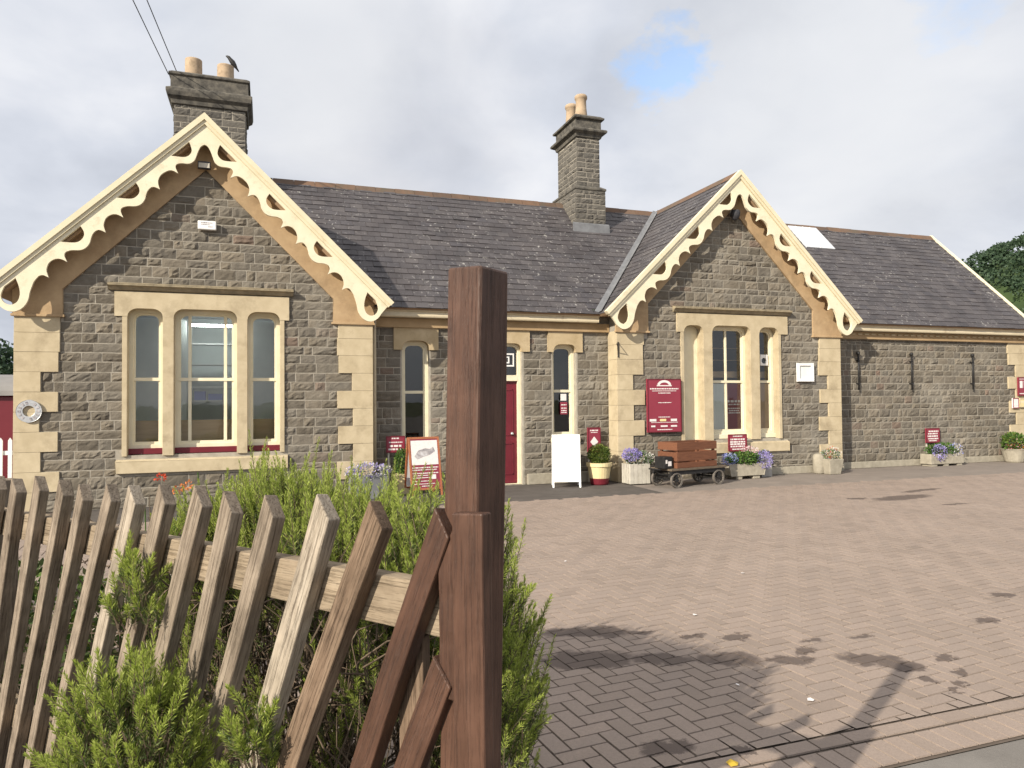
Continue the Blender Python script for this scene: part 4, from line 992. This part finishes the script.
t = thing('wooden_crate', 'slatted red brown wooden crate standing on the luggage trolley', 'crate', (7.9, 12.40, .372), R(12))
p = MB(); rr_ = random.Random(8)
for z0, z1 in ((.0, .11), (.135, .31), (.345, .5)):
    for y in (-.27, .25): p.box(-.42, .62, y, y+.022, z0, z1)
    for x in (-.442, .62): p.box(x, x+.021, -.27, .272, z0, z1)
p.box(-.42, .62, -.247, .249, .0, .02)
p.build('slats', M['crate'], t, local=True, bevel=.004)
p = MB()
for x in (-.40, .56):
    for y in (-.245, .2): p.box(x, x+.045, y, y+.045, .02, .49)
p.build('corner_post', M['crate'], t, local=True)
t = thing('black_box', 'small black box with white marks at the left end of the trolley', 'box', (7.36, 12.1, .375), R(12))
p = MB(); p.box(-.12, .1, -.02, .25, 0, .23); p.build('case', M['black'], t, local=True, bevel=.01)
p = MB(); p.box(-.02, .06, -.026, -.021, .05, .14); p.box(-.085, -.045, -.026, -.021, .1, .17); p.build('label', M['print'], t, local=True)

t = thing('stone_trough', 'pale stone trough of blue and pink flowers right of the trolley', 'planter', (9.75, 12.95, 0))
p = MB(); p.prism([(9.32, .08), (10.14, .08), (10.2, .32), (9.27, .32)], 12.8, 13.15); part(p, 'trough', M['conc'], t, bevel=.012)
p = MB(); p.box(9.45, 9.6, 12.82, 13.1, 0, .079); p.box(9.88, 10.05, 12.82, 13.1, 0, .079); part(p, 'foot', M['conc'], t, bevel=.006)
leafy(t, 'foliage', [(M['leaf'], 1)], (9.72, 12.93, .42), (.42, .17, .14), 900, .07, 12)
leafy(t, 'flower', [(M['blue'], 1)], (9.35, 12.9, .42), (.2, .15, .14), 400, .035, 13)
leafy(t, 'flower', [(M['purple'], 1)], (10.18, 12.85, .36), (.2, .15, .2), 520, .035, 14)
leafy(t, 'flower', [(M['wpetal'], .5), (M['pink'], .5)], (9.95, 13.0, .58), (.22, .12, .1), 260, .04, 15)
t = thing('planter', 'grey square planter of lilac flowers between stone trough and wall', 'planter', (10.4, 13.12, 0))
p = MB(); p.box(10.22, 10.5, 12.98, 13.25, 0, .4); part(p, 'planter_box', M['greycon'], t, bevel=.01)
leafy(t, 'flower', [(M['purple'], .6), (M['leaf'], .4)], (10.36, 13.1, .46), (.2, .16, .12), 420, .04, 16)
wall_sign('stake_sign', 'maroon sign with white lettering on stake behind the stone trough', 'sign', 9.52, 10.0, .57, .94, 13.2, [(.88, .06, .25, .75), (.7, .09, .12, .88), (.55, .09, .1, .9), (.42, .09, .1, .9), (.28, .09, .12, .88), (.12, .07, .2, .8)], stake=.05, th=.02)
t = thing('flower_pot', 'square tapered stone pot of red and white flowers at right gable corner', 'flower pot', (12.1, 12.98, 0))
p = MB(); p.frustum((12.1, 12.98), .15, .15, .2, .2, 0, .34); part(p, 'pot', M['conc'], t, bevel=.01)
leafy(t, 'foliage', [(M['leaf'], .5), (M['silver'], .5)], (12.1, 12.98, .42), (.22, .2, .12), 380, .05, 21)
leafy(t, 'flower', [(M['wpetal'], .6), (M['redpetal'], .4)], (12.12, 12.95, .47), (.2, .16, .14), 150, .04, 22)
t = thing('stone_block', 'plain pale rounded block behind the square stone flower pot', 'stone block', (11.95, 13.2, 0))
p = MB(); p.lathe([(.12, 0), (.135, .02), (.135, .36), (.12, .42), (.07, .45)], (11.93, 13.15, 0), 18); part(p, 'block', M['conc'], t, smooth=True)
t = thing('stone_trough', 'buff stone trough of violet and white flowers against wing wall', 'planter', (16.0, 13.45, 0))
p = MB(); p.box(15.5, 16.6, 13.3, 13.62, .05, .3); part(p, 'trough', M['conc'], t, bevel=.012)
p = MB(); p.box(15.55, 15.72, 13.32, 13.6, 0, .049); p.box(15.95, 16.1, 13.32, 13.6, 0, .049); p.box(16.4, 16.55, 13.32, 13.6, 0, .049); part(p, 'foot', M['conc'], t)
leafy(t, 'foliage', [(M['leaf'], 1)], (16.0, 13.42, .38), (.5, .16, .16), 700, .07, 31)
leafy(t, 'flower', [(M['purple'], 1)], (15.78, 13.3, .34), (.2, .12, .2), 340, .045, 32)
leafy(t, 'flower', [(M['wpetal'], .6), (M['blue'], .4)], (16.35, 13.38, .38), (.3, .14, .18), 340, .04, 33)
wall_sign('stake_sign', 'small square maroon sign on wing wall above the buff trough', 'sign', 15.76, 16.22, .56, .93, YM-.06, [(.78, .09, .2, .9), (.62, .09, .15, .85), (.45, .1, .12, .88), (.28, .09, .15, .9), (.14, .07, .2, .8)], stake=.3, th=.03)
t = thing('flower_pot', 'stone pot of leafy yellow green plants at far right of wing wall', 'flower pot', (18.5, 13.4, 0))
p = MB(); p.lathe([(.2, 0), (.22, .03), (.29, .3), (.31, .34), (.26, .35)], (18.5, 13.4, 0), 20); part(p, 'pot', M['conc'], t)
leafy(t, 'foliage', [(M['leaf'], .6), (M['box'], .4)], (18.5, 13.4, .5), (.32, .26, .24), 700, .09, 41)
leafy(t, 'flower', [(M['orange'], .5), (M['pink'], .5)], (18.5, 13.3, .42), (.36, .2, .1), 160, .05, 42)
# beside the left gable
t = thing('planter', 'grey planter of pale lilac flowers at the left gable right corner', 'planter', (1.75, 12.9, 0))
p = MB(); p.box(1.4, 2.05, 12.75, 13.05, 0, .4); part(p, 'planter_box', M['lead'], t, bevel=.008)
leafy(t, 'flower', [(M['silver'], .4), (M['purple'], .35), (M['wpetal'], .25)], (1.72, 12.88, .48), (.42, .2, .14), 900, .05, 51)
wall_sign('stake_sign', 'small maroon sign on white stake left of the poster A-board', 'sign', 2.13, 2.49, .76, 1.07, 13.45, [(.86, .08, .3, .7), (.62, .07, .15, .85), (.4, .12, .2, .8), (.2, .1, .12, .88)], stake=0, th=.02)
t = thing('plant_tub', 'small cream tub with bright conifer between stake sign and poster A-board', 'plant tub', (2.42, 13.3, 0))
p = MB(); p.lathe([(.13, 0), (.14, .02), (.18, .33), (.19, .36), (.16, .37)], (2.42, 13.3, 0), 20); part(p, 'tub', M['tubcream'], t)
leafy(t, 'shrub', [(M['leaf'], 1)], (2.42, 13.3, .58), (.16, .16, .26), 900, .05, 52, up=.8)
# plants seen over and through the palings
t = thing('poppy_plant', 'tall garden plant with orange red flowers behind the rosemary', 'flowering plant', (-.45, 4.6, 0))
rs = np.random.RandomState(6); p = MB(); st = []
for k in range(16):
    a = np.array([-.45+rs.uniform(-.2, .2), 4.6+rs.uniform(-.15, .15), 0]); b = a+np.array([rs.uniform(-.2, .2), rs.uniform(-.1, .1), rs.uniform(.9, 1.3)]); st.append(b); p.tube([a, (a+b)/2+rs.normal(size=3)*.02, b], [.006, .005, .003], 4)
part(p, 'stem', M['leaf'], t)
leafy(t, 'foliage', [(M['leaf'], 1)], (-.45, 4.6, .55), (.3, .22, .5), 900, .07, 61, up=.8)
for j, (xx, mt) in enumerate((((-.56, 4.45, 1.29), 'redpetal'), ((-.47, 4.5, 1.22), 'orange'), ((-.42, 4.45, 1.24), 'orange'), ((-.52, 4.5, 1.2), 'orange'))):
    leafy(t, 'flower', [(M[mt], 1)], xx, (.022, .022, .018), 26, .022, 62+j, up=.5)
t = thing('flower_tub', 'tub of yellow flowers behind the left end of the palings', 'plant tub', (-2.6, 7.0, 0))
p = MB(); p.lathe([(.24, 0), (.3, .4), (.32, .44), (.27, .45)], (-2.6, 7.0, 0), 20); part(p, 'tub', M['tubcream'], t)
leafy(t, 'foliage', [(M['leaf'], 1)], (-2.6, 7.0, .6), (.36, .36, .22), 700, .08, 71)
leafy(t, 'flower', [(M['yellow'], 1)], (-2.6, 6.95, .68), (.36, .34, .2), 140, .07, 72)
t = thing('gutter_weed', 'small green weed growing out of the gutter beside the right gable', 'weed', (6.5, YM-.2, 3.47))
leafy(t, 'foliage', [(M['leaf'], 1)], (6.5, YM-.22, 3.53), (.13, .06, .05), 120, .06, 75, up=.6)
t = thing('low_shrub', 'low leafy shrub on the bed behind the left palings', 'shrub', (-1.35, 4.4, 0))
leafy(t, 'foliage', [(M['roseold'], .5), (M['box'], .3), (M['leaf'], .2)], (-1.35, 4.4, .4), (.75, .5, .5), 4200, .055, 73)

# ------------------------------------------------------------------ left background
wf = thing('picket_fence', 'white painted picket fence left of the station, before the carriage', 'fence', (-3.86, 14.6, 0))
p = MB(); p.box(-.03, .03, -.01, .01, .06, 1.1); p.add([(-.03, -.01, 1.1), (.03, -.01, 1.1), (.03, .01, 1.1), (-.03, .01, 1.1), (0, -.01, 1.15), (0, .01, 1.15)], [(0, 1, 4), (2, 3, 5), (1, 2, 5, 4), (3, 0, 4, 5)])
pk = p.build('picket', M['white'], wf, local=True); pk.location = (-.06, 0, 0)
for i in range(1, 40):
    c = pk.copy(); col.objects.link(c); c.parent = wf; c.location = (-.06-i*.14, 0, 0)
p = MB(); p.box(-5.7, 0.05, .011, .04, .3, .37); p.box(-5.7, .05, .011, .04, .85, .92); p.build('rail', M['white'], wf, local=True)
p = MB()
for i in range(3): p.box(-.03-i*1.9, .05-i*1.9, .041, .12, 0, 1.12)
p.build('fence_post', M['white'], wf, local=True)
ch = thing('railway_carriage', 'maroon railway carriage with grey roof standing left behind the station', 'carriage', (-15, 20.3, 0))
p = MB(); p.box(-26, -5.0, 19, 21.6, -.2, 1.93); part(p, 'body', M['coach'], ch, bevel=.03)
p = MB(); arc = [(20.3-1.42*math.cos(R(a)), 1.935+.52*math.sin(R(a))) for a in range(0, 181, 12)]; p.prism(arc, -26.1, -4.9, xf=lambda x, y, z: (y, x, z)); part(p, 'roof', M['coachroof'], ch)
for i in range(9):
    p = MB(); x = -25.2+i*2.05; p.box(x, x+1.2, 18.98, 18.999, .95, 1.6); part(p, 'window', M['darkgrey'], ch)

def tree(x, y, h, r, seed, label):
    t = thing('broadleaf_tree', label, 'tree', (x, y, 0), 0, 'trees beyond the carriage')
    p = MB(); p.tube([(x, y, 0), (x+.1, y, h*.3), (x, y+.1, h*.75)], [.28, .2, .08], 8)
    rs_ = random.Random(seed)
    for k in range(7):
        a = rs_.uniform(0, 6.28); z0 = h*rs_.uniform(.3, .6); p.tube([(x, y, z0), (x+math.cos(a)*r*.6, y+math.sin(a)*r*.6, z0+h*.25)], [.09, .03], 5)
    part(p, 'trunk', M['twig'], t)
    rs = np.random.RandomState(seed); ch_ = []
    for k in range(26):
        u = unit(rs.normal(size=3)); c = np.array([x, y, h*.66])+u*np.array([r, r, h*.3])*rs.uniform(.4, .95)
        n = 130; v = unit(rs.normal(size=(n, 3))); q = c+v*rs.uniform(.3, 1, (n, 1))*r*.33
        ch_.append(leaf_arrays(q, unit(v+rs.normal(size=(n, 3))), rs.uniform(.2, .4, n), rs.uniform(.15, .3, n), rs))
    quads_obj('crown', [np.concatenate(ch_)], t, [M['tree']])
tree(-18.9, 62, 6.6, 3.4, 1, 'dark broadleaf tree beyond the carriage, nearest the station corner')
tree(-26, 64, 7.5, 4, 2, 'taller dark broadleaf tree beyond the carriage, farther left')

# ------------------------------------------------------------------ wires and bird
for k, (a, b) in enumerate((((-1.86, 15.8, 8.40), (-2.146, 13.5, 8.70)), ((-1.70, 15.8, 8.45), (-1.93, 13.5, 8.74)))):
    p = MB(); A, B = Vector(a), Vector(b); D_ = (B-A)*6
    p.tube([A+D_*t_-Vector((0, 0, .5*t_*(1-t_))) for t_ in [i/12 for i in range(13)]], .009, 5)
    tag(p.build('overhead_wire', M['black'], None), ['thin dark wire reaching the cap edge of left chimney', 'thin dark wire reaching the pots of left chimney'][k], 'wire', 'wires to the left chimney')
t = thing('bird', 'black crow perched on the right pot of the left chimney', 'bird', (-.68, Y1c+.3, 8.7))
bx, by, bz = -.69, Y1c+.35, 8.86
p = MB(); ax = [(-.11, .22), (-.085, .215), (-.05, .2), (-.02, .16), (.03, .1), (.07, .04), (.11, -.02), (.15, -.08)]
p.tube([(bx+x, by, bz+z) for x, z in ax], [.004, .022, .034, .04, .055, .045, .022, .012], 10); part(p, 'body', M['black'], t, smooth=True)
p = MB(); p.tube([(bx+.0, by-.02, bz+.09), (bx-.01, by-.02, bz-.0)], .006, 5); p.tube([(bx+.0, by+.02, bz+.09), (bx-.01, by+.02, bz-.0)], .006, 5); part(p, 'leg', M['black'], t)

# ------------------------------------------------------------------ ground
g = MB(); g.add([(-2000, -2000, -.03), (2000, -2000, -.03), (2000, 2000, -.03), (-2000, 2000, -.03)], [(0, 1, 2, 3)]); structure(g.build('ground', M['ground']))
g = MB(); g.add([(-40, -60, -.016), (90, -60, -.016), (90, 2.595, -.016), (-40, 2.595, -.016)], [(0, 1, 2, 3)]); structure(g.build('road', M['oldroad']))
FAR = lambda x: 11.6
g = MB(); g.add([(-40, 2.595, -.012), (60, 2.595, -.012), (60, 16, -.012), (-40, 16, -.012)], [(0, 1, 2, 3)]); structure(g.build('paving_bed', M['joint']))
g = MB(); g.add([(-3.0, 11.45, -.004), (6.6, 11.45, -.004), (6.9, 11.46, -.004), (6.95, 13.8, -.004), (-3.0, 13.8, -.004)], [(0, 1, 2, 3, 4)]); structure(g.build('path', M['asphalt']))
g = MB(); g.add([(6.904, 11.46, -.003), (30, 11.46, -.003), (30, 16, -.003), (19.5, 16, -.003), (19.5, 13.8, -.003), (6.954, 13.8, -.003)], [tuple(range(6))]); structure(g.build('pavement', M['tarmac']))
pv = MB(); bl_, bw_ = .204, .102; ang = R(5); ca, sa_ = math.cos(ang), math.sin(ang); rp = random.Random(12)
def brick(cx, cy, lx, ly, ca=ca, sa_=sa_, jit=True, cut=None):
    g_ = .0045; b_ = .0012; dz = rp.uniform(-.0012, .0012) if jit else 0; tx, ty = rp.uniform(-.004, .004), rp.uniform(-.004, .004); yw = rp.uniform(-.008, .008)
    c_, s__ = ca-sa_*yw, sa_+ca*yw
    vs = []
    for e, z in ((g_, -.008), (g_+b_, 0)):
        for sx, sy in ((-1, -1), (1, -1), (1, 1), (-1, 1)):
            u, v = sx*(lx/2-e), sy*(ly/2-e); vs.append((cx+u*c_-v*s__, cy+u*s__+v*c_, z+dz+tx*u+ty*v if z == 0 else z))
    if cut is not None and min(p[1] for p in vs) < cut:
        pl = vs[4:]; o = []
        for i, p in enumerate(pl):
            q = pl[(i+1) % 4]
            if p[1] >= cut: o.append(p)
            if (p[1] >= cut) != (q[1] >= cut):
                t = (cut-p[1])/(q[1]-p[1]); o.append((p[0]+(q[0]-p[0])*t, cut, p[2]))
        if len(o) > 2: pv.add(o, [tuple(range(len(o)))])
        return
    pv.add(vs, [(4, 5, 6, 7)]+[(i, (i+1) % 4, 4+(i+1) % 4, 4+i) for i in range(4)])
def inside(x, y):
    if y < 2.8 or y > FAR(x)-.08 or x > 24 or x < -5: return False
    # keep to what a viewer near the fence could see
    return True
n_ = 150
for i in range(-n_, n_):
    for j in range(-n_, n_):
        m4 = (i-j) % 4
        if m4 == 0: u, v, lx, ly = (i+1)*bw_, (j+.5)*bw_, bl_, bw_
        elif m4 == 3: u, v, lx, ly = (i+.5)*bw_, (j+1.0)*bw_, bw_, bl_
        else: continue
        cx, cy = 8+u*ca-v*sa_, 7.5+u*sa_+v*ca
        if inside(cx, cy): brick(cx, cy, lx, ly, cut=2.943)
x = -5
while x < 24:
    brick(x, 2.71, bw_, bl_, 1, 0); x += bw_
x = -5
while x < 24:
    brick(x+bl_/2, 2.88, bl_, bw_, 1, 0); x += bl_
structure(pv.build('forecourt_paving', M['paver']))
g = MB(); pts = [f3(-.12, -.5, .004), f3(6.5, -.9, .004), f3(6.5, 1.15, .004), f3(.15, 1.0, .004)]; g.add(pts, [(0, 1, 2, 3)]); structure(g.build('soil_bed', M['soil']))
g = MB(); rs = random.Random(2)
lf = thing('fallen_leaf', 'small yellow fallen leaf on the paving near the fence', 'leaf', (2.05, 2.85, .005))
g.add([(2.03, 2.83, .006), (2.06, 2.82, .012), (2.085, 2.85, .006), (2.06, 2.875, .016), (2.03, 2.87, .008)], [(0, 1, 2, 3, 4)]); part(g, 'blade', M['yellow'], lf)

rl = random.Random(31)
for i, (x, y) in enumerate(((2.65, 3.62), (3.2, 4.9), (4.4, 5.9), (2.9, 3.3), (6.4, 7.4), (3.0, 7.0))):
    lt_ = thing('paper_scrap', ['pale scrap on the shaded paving beside the post shadow', 'pale scrap on the sunlit paving beyond the bush shadow', 'tiny pale scrap out on the middle of the forecourt', 'tiny pale scrap in the bush shadow near the yellow leaf', 'pale scrap on the paving towards the trolley', 'pale scrap on the paving in line with the door'][i], 'paper', (x, y, .004))
    g = MB(); k_ = 5; a0 = rl.uniform(0, 6); q = rl.uniform(.012, .022)
    g.add([(x+q*rl.uniform(.6, 1.3)*math.cos(a0+j*1.257), y+q*rl.uniform(.6, 1.3)*math.sin(a0+j*1.257), .005+rl.uniform(0, .006)) for j in range(5)], [(0, 1, 2, 3, 4)]); part(g, 'scrap', M['print'], lt_)

# ------------------------------------------------------------------ hill with woods on the right
H0 = np.array([223.0, 131, 0]); rx, rz = 53., 52.
hr = np.array([.945, -.326, 0]); hf = np.array([.326, .945, 0])
m = MB(); vs = []; nu, nv = 40, 12
for j in range(nv+1):
    for i in range(nu):
        a = 2*math.pi*i/nu; e = math.pi/2*j/nv
        q = H0+hr*(rx*math.cos(e)*math.cos(a)*1.6*(1 if math.cos(a) < 0 else 2.2)/1.6)+hf*(110*math.cos(e)*math.sin(a)); vs.append((q[0], q[1], -1+(rz-3)*math.sin(e)))
m.add(vs, [(j*nu+i, j*nu+(i+1) % nu, (j+1)*nu+(i+1) % nu, (j+1)*nu+i) for j in range(nv) for i in range(nu)])
structure(m.build('hill', M['hillg'], smooth=True))
rs = np.random.RandomState(8); ch_ = []
for k in range(900):
    a = rs.uniform(math.pi*.75, math.pi*2.05); e = math.asin(rs.uniform(.05, 1)); sx = rx*(1 if math.cos(a) < 0 else 2.2)
    c = H0+hr*(sx*math.cos(e)*math.cos(a))+hf*(110*math.cos(e)*math.sin(a)); c[2] = (rz-3)*math.sin(e)+1.2
    r = rs.uniform(1.8, 3.6); n = 150; v = unit(rs.normal(size=(n, 3))); v[:, 2] = np.abs(v[:, 2])*1.1-.2
    q = c+v*rs.uniform(.6, 1, (n, 1))*r
    ch_.append(leaf_arrays(q, unit(v*.4+rs.normal(size=(n, 3))), rs.uniform(.5, 1.1, n), rs.uniform(.4, .9, n), rs))
wd = quads_obj('woodland', [np.concatenate(ch_)], None, [M['tree']]); structure(wd, 'stuff')

# ------------------------------------------------------------------ sky, sun, camera
AZ, EL = R(59), R(26.5)   # light travels towards +x by AZ off the facade normal
yaw, pitch, roll = .3324, .0245, .009
Zv = Vector((0, 0, 1)); F0 = Vector((math.sin(yaw), math.cos(yaw), 0)); R0 = Vector((math.cos(yaw), -math.sin(yaw), 0))
Fw = F0*math.cos(pitch)+Zv*math.sin(pitch); U0 = Zv*math.cos(pitch)-F0*math.sin(pitch)
Rv = R0*math.cos(roll)-U0*math.sin(roll); Uv = R0*math.sin(roll)+U0*math.cos(roll)
def ray(u, v): return (Fw+Rv*((u-512)/713.78)-Uv*((v-384)/713.78)).normalized()
def rngscale(src, k):
    m = nt.nodes.new('ShaderNodeMath'); m.operation = 'MULTIPLY'; m.inputs[1].default_value = k; nt.links.new(src, m.inputs[0]); return m.outputs[0]
wld = bpy.data.worlds.new('World'); sc.world = wld; wld.use_nodes = True; nt = wld.node_tree; N = nt.nodes.new; L = nt.links.new
bg = nt.nodes['Background']; sky = N('ShaderNodeTexSky'); sky.sky_type = 'NISHITA'; sky.sun_disc = False
sky.sun_elevation = EL; sky.sun_rotation = math.atan2(-math.sin(AZ), -math.cos(AZ)) % (2*math.pi)
L(sky.outputs[0], bg.inputs[0]); bg.inputs[1].default_value = .2
tc = N('ShaderNodeTexCoord'); sep = N('ShaderNodeSeparateXYZ'); L(tc.outputs['Generated'], sep.inputs[0])
zz1 = N('ShaderNodeMath'); zz1.operation = 'ADD'; zz1.inputs[1].default_value = .35; L(sep.outputs[2], zz1.inputs[0])
dv = N('ShaderNodeVectorMath'); dv.operation = 'SCALE'; iv_ = N('ShaderNodeMath'); iv_.operation = 'DIVIDE'; iv_.inputs[0].default_value = 1; L(zz1.outputs[0], iv_.inputs[1])
L(tc.outputs['Generated'], dv.inputs[0]); L(iv_.outputs[0], dv.inputs[3])
n1 = noise(nt, dv.outputs[0], 2.1, 7, .5, .25)
cc = ramp(nt, [(.40, .425, .48), (.49, .515, .57), (.58, .595, .635), (.67, .675, .69)], n1, [.33, .45, .55, .66])
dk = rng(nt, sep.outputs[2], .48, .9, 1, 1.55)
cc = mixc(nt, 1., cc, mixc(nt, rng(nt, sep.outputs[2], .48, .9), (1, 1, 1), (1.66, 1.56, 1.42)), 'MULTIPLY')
def blob(d, c0, c1, amp, sc_=7):
    dt = N('ShaderNodeVectorMath'); dt.operation = 'DOT_PRODUCT'; dt.inputs[1].default_value = Vector(d).normalized(); L(tc.outputs['Generated'], dt.inputs[0])
    ns = N('ShaderNodeMath'); ns.operation = 'MULTIPLY_ADD'; ns.inputs[1].default_value = amp; L(noise(nt, dv.outputs[0], sc_, 6, .6), ns.inputs[0]); L(dt.outputs['Value'], ns.inputs[2])
    return rng(nt, ns.outputs[0], c0+amp*.5, c1+amp*.5)
cc = mixc(nt, rngscale(blob(ray(372, 128), .975, .999, .03), .42), cc, (.43, .435, .465))
cc = mixc(nt, rngscale(blob(ray(830, 110), .96, 1.0, .05, 4), .75), cc, (.60, .61, .63))
cc = mixc(nt, rngscale(blob(ray(300, 60), .985, 1.0, .03, 4), .6), cc, (.60, .61, .63))
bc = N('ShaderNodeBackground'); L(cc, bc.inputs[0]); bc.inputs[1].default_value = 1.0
# gap of blue sky
def gap(d, c0, c1):
    dt = N('ShaderNodeVectorMath'); dt.operation = 'DOT_PRODUCT'; dt.inputs[1].default_value = Vector(d).normalized(); L(tc.outputs['Generated'], dt.inputs[0])
    ns = N('ShaderNodeMath'); ns.operation = 'MULTIPLY_ADD'; ns.inputs[1].default_value = .009; L(noise(nt, dv.outputs[0], 9, 5, .6), ns.inputs[0]); L(dt.outputs['Value'], ns.inputs[2])
    return rng(nt, ns.outputs[0], c0+.0047, c1+.0047)
g1 = gap(ray(664, 60), .9981, .99975); g2 = gap(ray(955, -12), .9988, 1.003)
mx = N('ShaderNodeMath'); mx.operation = 'MAXIMUM'; L(g1, mx.inputs[0]); L(g2, mx.inputs[1])
big = rng(nt, noise(nt, dv.outputs[0], 1.3, 3, .5), .66, .74)
dt = N('ShaderNodeMath'); dt.operation = 'MAXIMUM'; L(mx.outputs[0], dt.inputs[0])
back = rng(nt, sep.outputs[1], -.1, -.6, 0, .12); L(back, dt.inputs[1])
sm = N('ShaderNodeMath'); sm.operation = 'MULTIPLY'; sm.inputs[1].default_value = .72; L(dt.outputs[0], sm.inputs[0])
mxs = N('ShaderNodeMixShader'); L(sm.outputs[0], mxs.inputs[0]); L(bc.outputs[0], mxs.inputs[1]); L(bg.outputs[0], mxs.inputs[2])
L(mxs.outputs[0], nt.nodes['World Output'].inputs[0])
sd = bpy.data.lights.new('sun', 'SUN'); sd.energy = 4.8; sd.angle = R(.55); sd.color = (1, .91, .77)
so = bpy.data.objects.new('sun', sd); col.objects.link(so)
dirv = Vector((math.sin(AZ)*math.cos(EL), math.cos(AZ)*math.cos(EL), -math.sin(EL))); so.rotation_euler = dirv.to_track_quat('-Z', 'Y').to_euler()
so.location = (-10, -6, 12)
cam = bpy.data.cameras.new('camera'); cam.sensor_width = 36; cam.lens = 713.78/1024*36; cam.clip_end = 5000; cam.clip_start = .05
co = bpy.data.objects.new('scene_camera', cam); col.objects.link(co)
mw_ = Matrix((Rv, Uv, -Fw)).transposed().to_4x4(); mw_.translation = Vector((0, 0, 1.7)); co.matrix_world = mw_
sc.camera = co
sc.render.resolution_x = 1024; sc.render.resolution_y = 768
sc.view_settings.view_transform = 'Standard'; sc.view_settings.look = 'None'; sc.view_settings.exposure = .5; sc.view_settings.gamma = 1; sc.view_settings.use_curve_mapping = False
sc.cycles.max_bounces = 6; sc.cycles.transparent_max_bounces = 12
